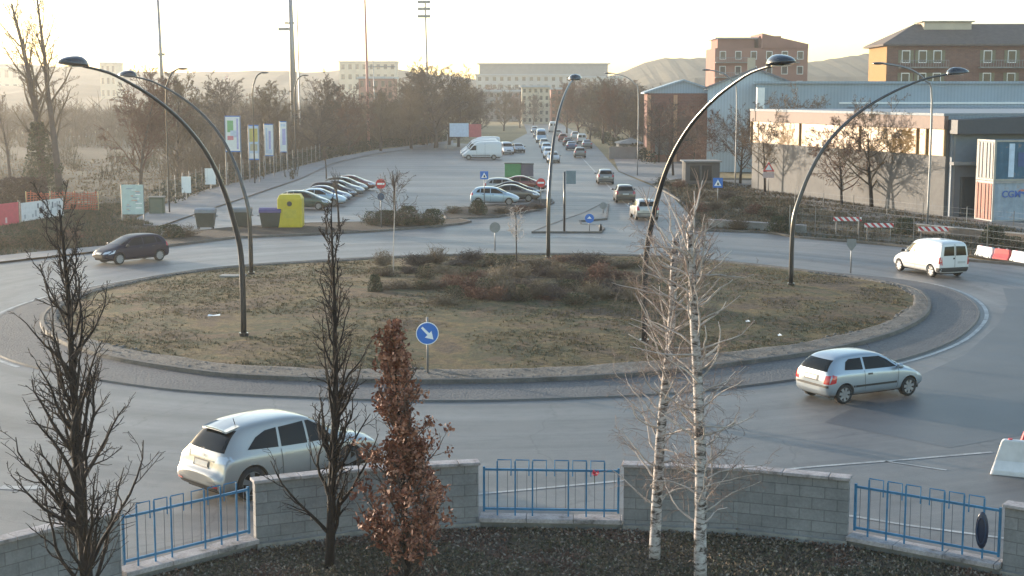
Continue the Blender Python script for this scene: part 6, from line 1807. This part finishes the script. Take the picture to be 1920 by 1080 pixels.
# shipping containers
def corr(name, c):
    m, nt, b = nmat(name); v = coord(nt); big = ramp(nt, noiz(nt, v, 1.1, 6, .7), [(.35, [x * .75 for x in c]), (.6, c), (.75, (.30, .2, .15))])
    nt.links.new(big, b.inputs['Base Color']); b.inputs['Roughness'].default_value = .6
    return m
def container(loc, rz, label, cside, cend, marks):
    t = thing('shipping_container', label, 'container', loc, rz, 'two stacked shipping containers')
    L, W_, H_ = 12.2, 2.44, 2.88
    # corrugated long side facing -Y
    n = 80; mb = MB(); vs = []
    for i in range(n + 1):
        x = .12 + (L - .24) * i / n; y = .05 if (i // 2) % 2 else .09
        vs += [(x, y, .16), (x, y, H_ - .12)]
    mb.add(vs, [(2 * i, 2 * i + 2, 2 * i + 3, 2 * i + 1) for i in range(n)])
    mb.build('side_panel', cside, t)
    MB().box((L / 2, W_ / 2 + .03, H_ / 2), (L - .12, W_ - .1, H_ - .06)).build('box_body', cside, t)
    fm = MB()
    for x in (.08, L - .08):
        for y in (.08, W_ - .08): fm.box((x, y, H_ / 2), (.16, .16, H_ - .01))
    for z in (.08, H_ - .07): fm.box((L / 2, .05, z), (L - .02, .12, .14)); fm.box((.06, W_ / 2, z), (.11, W_ - .03, .13))
    fm.build('frame', cend[1], t)
    for k in (0, 1):
        MB().box((-.01, .12 + (W_ - .24) * (k + .5) / 2, H_ / 2), (.06, (W_ - .28) / 2, H_ - .34)).build('door', cend[0], t)
    for k in (.2, .38, .62, .8): MB().tube([(-.07, W_ * k, .2), (-.07, W_ * k, H_ - .2)], .025, 6).build('lock_rod', M_metal, t)
    marks(t)
    return t
def txt(parent, s_, size, mat, loc, rot):
    cu = bpy.data.curves.new('t', 'FONT'); cu.body = s_; cu.size = size; cu.extrude = .01; cu.offset = size * .02
    o = bpy.data.objects.new('t', cu); COL.objects.link(o)
    dg = bpy.context.evaluated_depsgraph_get(); me = bpy.data.meshes.new_from_object(o.evaluated_get(dg)); bpy.data.objects.remove(o)
    me.materials.clear(); me.materials.append(mat)
    q = bpy.data.objects.new('lettering', me); link(q, parent); q.location = loc; q.rotation_euler = rot
    return q
Mlb = simple('logo_blue', (.05, .12, .38), .5); Mlr = simple('logo_red', (.55, .18, .1), .5)
def marks_low(t):
    txt(t, 'CGM', .66, Mlb, (.72, .035, 1.75), (pi / 2, 0, 0))
    plate(t, 'logo_stripe', [(1.95, 2.15), (3.2, 2.2), (3.2, 2.33), (2.1, 2.28)], .03, Mlr, .01)
    plate(t, 'logo_swoosh', [(1.95, 1.98), (2.25, 2.0), (2.6, 1.85), (3.1, 1.3), (3.1, 1.55), (2.7, 2.02), (2.3, 2.14), (1.95, 2.1)], .03, Mlb, .01)
def marks_up(t):
    plate(t, 'white_stripe', rect(1.35, 1.45, .42, 2.35), .035, simple('stripe_pale', (.5, .6, .72), .6), .012)
    plate(t, 'dark_panel', rect(2.8, 1.5, 1.9, 1.0), .03, simple('panel_navy', (.04, .08, .2), .6), .012)
cp = P(1859, 417); crz = R(11)
container(tuple(cp), crz, 'lower shipping container, pale blue side with blue CGM lettering and rusty red doors', corr('container_pale', (.29, .35, .42)), (corr('container_rust', (.30, .065, .03)), corr('container_grey', (.34, .33, .32))), marks_low)
container((cp.x, cp.y, 2.89), crz, 'upper shipping container, teal blue side with a pale upright stripe', corr('container_teal', (.03, .11, .18)), (corr('container_end', (.28, .27, .26)), corr('container_frame', (.36, .34, .30))), marks_up)
# ---- apartment houses
def apartment(name, label, px0, px1, eave, Y, depth, rz, wall, side, floors, bays, roof_h, parts_fn=None, balc=(), winm=M_win, shut=True):
    x0 = (px0 - 960) / F_PX * Y; x1 = (px1 - 960) / F_PX * Y; he = CAM_H - (eave - HOR) * Y / F_PX; w_ = (x1 - x0) / cos(rz)
    t = thing(name, label, 'apartment building', (x0, Y, 0), rz)
    MB().box((w_ / 2, depth / 2, he / 2), (w_, depth, he)).build('wall', wall, t)
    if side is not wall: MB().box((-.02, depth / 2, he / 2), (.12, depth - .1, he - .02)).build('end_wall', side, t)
    fh = he / floors
    for f in range(floors):
        z = fh * (f + .52)
        for k in (bays if isinstance(bays, tuple) else range(bays)):
            nb_ = 9 if isinstance(bays, tuple) else bays
            x = w_ * k if isinstance(bays, tuple) else w_ * (k + .5) / bays
            fr_ = MB().box((x, -.05, z), (w_ / (9 if isinstance(bays, tuple) else bays) * .40, .14, fh * .56)).build('window', M_swhite, t)
            MB().box((x, -.13, z), (w_ / (9 if isinstance(bays, tuple) else bays) * .33, .04, fh * .48)).build('pane', winm, fr_)
            if shut:
                for s_ in (-1, 1): MB().box((x + s_ * w_ / (9 if isinstance(bays, tuple) else bays) * .29, -.05, z), (w_ / (9 if isinstance(bays, tuple) else bays) * .16, .07, fh * .56)).build('shutter', M_shut, fr_)
    for (f, xa, xb) in balc:
        z = fh * f
        s_ = MB().box((w_ * (xa + xb) / 2, -.7, z + .1), (w_ * (xb - xa), 1.3, .18)).build('balcony', M_conc, t)
        r_ = MB(); r_.box((w_ * (xa + xb) / 2, -1.33, z + 1.1), (w_ * (xb - xa), .05, .07)); n_ = int(w_ * (xb - xa) / .35)
        for i in range(n_ + 1): r_.box((w_ * xa + w_ * (xb - xa) * i / n_, -1.33, z + .6), (.05, .05, .9))
        r_.build('balustrade', M_metal, s_)
    o_ = .8
    if roof_h > 0:
        vs = [(-o_, -o_, he), (w_ + o_, -o_, he), (w_ + o_, depth + o_, he), (-o_, depth + o_, he), (-o_, -o_, he + .25), (w_ + o_, -o_, he + .25), (w_ + o_, depth + o_, he + .25), (-o_, depth + o_, he + .25), (depth * .42, depth / 2, he + roof_h), (w_ - depth * .42, depth / 2, he + roof_h)]
        MB().add(vs, [(3, 2, 1, 0), (0, 1, 5, 4), (1, 2, 6, 5), (2, 3, 7, 6), (3, 0, 4, 7), (4, 5, 9, 8), (5, 6, 9), (6, 7, 8, 9), (7, 4, 8)]).build('roof', M_roof, t)
    if parts_fn: parts_fn(t, w_, he, depth)
    return t
def bf(t, w_, he, d):
    MB().box((w_ * .36, d * .5, he + 2.6), (w_ * .26, 4, 1.8)).build('roof_block', M_cream, t)
    MB().box((w_ * .36, d * .5, he + 3.55), (w_ * .29, 4.6, .15)).build('roof_block_slab', M_conc, t)
    MB().box((w_ * .13, d * .4, he + 1.1), (1.2, 1.2, 1.6)).build('chimney', M_brick2, t)
    MB().add([(w_ * .78, -1.2, he + .25), (w_ + 1, -1.2, he + .25), (w_ * .91, d * .4, he + 3.8), (w_ * .78, d * .5, he + .25), (w_ + 1, d * .5, he + .25)], [(0, 1, 2), (0, 2, 3), (1, 4, 2), (3, 2, 4)]).build('roof_gable', M_roof, t)
    MB().box((w_ * .905, d * .4, he + 4.1), (.45, .45, 1.1)).build('chimney', M_brick2, t)
apartment('apartment_building', 'brown brick apartment house with a hipped roof and yellowish sunlit end wall', 1655, 1995, 88, 205, 12, R(-2), M_brick2, simple('sunlit_end_tint', (.27, .15, .05), .9), 5, (.10, .19, .27, .54, .67, .85, .93), 3.3, bf, [(3, .06, .32), (3, .49, .74), (4, .06, .32), (4, .49, .74), (2, .06, .32)])  # yellow sunlight on the end wall is put into its colour
def rf_(t, w_, he, d):
    MB().box((w_ * .60, d * .4, he + .9), (w_ * .24, d * .6, 3.2)).build('stair_tower', M_terra, t)
    MB().add([(w_ * .5, -.3, he), (w_, -.3, he), (w_, -.3, he + .8), (w_ * .5, -.3, he + 3.0), (w_ * .5, d, he), (w_, d, he), (w_, d, he + .8), (w_ * .5, d, he + 3.0)], [(0, 1, 2, 3), (7, 6, 5, 4), (3, 2, 6, 7), (1, 5, 6, 2), (0, 3, 7, 4)]).build('sloping_roof_block', M_terra, t)
    MB().box((w_ * .24, d * .5, he + 1.0), (w_ * .4, d * .7, 2.0)).build('attic', M_terra, t)
    MB().box((w_ * .24, d * .5, he + 2.1), (w_ * .46, d * .8, .25)).build('attic_roof', M_lroof, t)
apartment('apartment_building', 'pinkish red apartment block with a sloping roofline behind the blue gabled hall', 1336, 1508, 92, 300, 14, 0, M_terra, M_terra, 6, 6, 0, rf_, [(4, .0, .36), (5, .0, .36), (5, .55, .9)], shut=False)
# pale long building on the horizon and scattered far blocks
def far_block(px0, px1, top, Y, label, mat, floors, bays, roofm=M_lroof, z2=None):
    t = simple_house(px0, px1, top, top, Y, label, mat, roofm, 14, bays, floors, 'distant_building')
    x0 = (px1 - px0) / F_PX * Y; h = CAM_H - (top - HOR) * Y / F_PX
    MB().box((0, 7, h + .3), (x0 + 1, 15, .6)).build('roof', roofm, t)
    return t
far_block(893, 1085, 142, 640, 'long white building with rows of windows on the horizon, left part', M_white, 5, 14)
far_block(1085, 1165, 146, 660, 'long white building on the horizon, right part behind the lamp', M_white, 5, 7)
t = thing('distant_building', 'flat pinkish upper storey set back above the long white building', 'building', (14.5, 668, 0)); MB().box((0, 6, 11.2), (59, 12, 22.4)).build('wall', M_grey, t); MB().box((0, 6, 22.5), (61, 14, .5)).build('roof', M_lroof, t)
for i, (p0, p1, tp, Y, m, fl, by, lb) in enumerate([
    (905, 975, 172, 470, M_grey, 4, 6, 'grey house just beyond the dense clump of trees'), (978, 1030, 164, 430, M_cream, 5, 5, 'cream apartment block at the end of the road, left side'), (1032, 1075, 168, 450, M_terra, 5, 4, 'brownish block at the end of the road behind the far lamp'),
    (640, 745, 118, 700, M_cream, 5, 8, 'pale block on the horizon left of the dense clump of trees'), (675, 740, 148, 420, M_terra, 4, 5, 'reddish low block left of the dense clump of trees'), (196, 225, 120, 720, M_cream, 4, 3, 'pale distant block over the trees near the left lamp heads'),
    (0, 60, 128, 820, M_cream, 3, 4, 'pale distant block at the extreme left of the horizon'), (1165, 1215, 178, 420, M_cream, 3, 3, 'cream block behind the right-hand road trees')]):
    far_block(p0, p1, tp, Y, lb, m, fl, by)
# hills
def ridge(label, prof, Y, depth, name='hill'):
    mb = MB(); xs = []
    pts = smooth_poly([(a_, b_, 0) for a_, b_ in prof], 6); n = len(pts)
    for j, (dy, k) in enumerate(((-depth, 0), (-depth * .55, .5), (0, 1), (depth, 0.7))):
        for i, p_ in enumerate(pts):
            X = (p_[0] - 960) / F_PX * Y; H = CAM_H - (p_[1] - HOR) * Y / F_PX
            mb.v.append((X, Y + dy, H * k + (noise.noise(Vector((X * .02, j * 3.1, Y))) * 3 + noise.noise(Vector((X * .15, j, Y))) * 1.6 if k else -.5)))
    for j in range(3):
        for i in range(n - 1): mb.f.append((j * n + i, j * n + i + 1, (j + 1) * n + i + 1, (j + 1) * n + i)); mb.m.append(0)
    return struct(name, mb, M_hill, False)
ridge('', [(-500, 110), (-200, 118), (0, 122), (120, 128), (240, 132), (420, 135), (600, 130), (700, 128), (800, 140), (900, 150)], 950, 200)
ridge('', [(1080, 160), (1160, 140), (1230, 112), (1320, 108), (1420, 120), (1520, 118), (1600, 106), (1680, 104), (1800, 112), (1950, 100), (2300, 90)], 1000, 250)
ridge('', [(-900, 150), (-300, 152), (0, 160), (200, 166), (420, 170), (700, 172), (900, 168), (1100, 162), (1300, 150), (1500, 140), (1800, 140), (2300, 140)], 780, 120)
# field hedgerow & scrub on the left as stuff
rh = random.Random(31); mb = MB()
for i in range(9000):
    Y = rh.uniform(150, 420); px = rh.uniform(-60, 560)
    if noise.noise(Vector((px * .02, Y * .03, 9))) < .06: continue
    X = (px - 960) / F_PX * Y
    mb.tube([(X, Y, 0), (X + rh.uniform(-.5, .5), Y, rh.uniform(.5, 1.8))], [.05, .015], 3, False); mb.leaf((X, Y, rh.uniform(0, .8)), rh.uniform(.2, .45), rh)
tag(mb.build('scrub', simple('scrub_brown', (.085, .065, .038), .95, var=.5, scale=.2)), 'low brown scrub over the field on the left', 'scrub', kind='stuff')

# ============================================================ the hazy air
hz = MB(); hz.box((0, 700, 29), (3400, 1640, 64)); o = hz.build('haze', None); o.data.materials.clear()
m = bpy.data.materials.new('haze'); m.use_nodes = True; nt = m.node_tree
for nd in list(nt.nodes): nt.nodes.remove(nd)
ou = nt.nodes.new('ShaderNodeOutputMaterial'); pv = nt.nodes.new('ShaderNodeVolumePrincipled')
pv.inputs['Color'].default_value = (1, .98, .95, 1); pv.inputs['Density'].default_value = .00031; pv.inputs['Anisotropy'].default_value = .6
nt.links.new(pv.outputs[0], ou.inputs['Volume'])
o.data.materials.append(m); o['kind'] = 'stuff'; o['label'] = 'pale winter haze over the whole place'; o['category'] = 'haze'
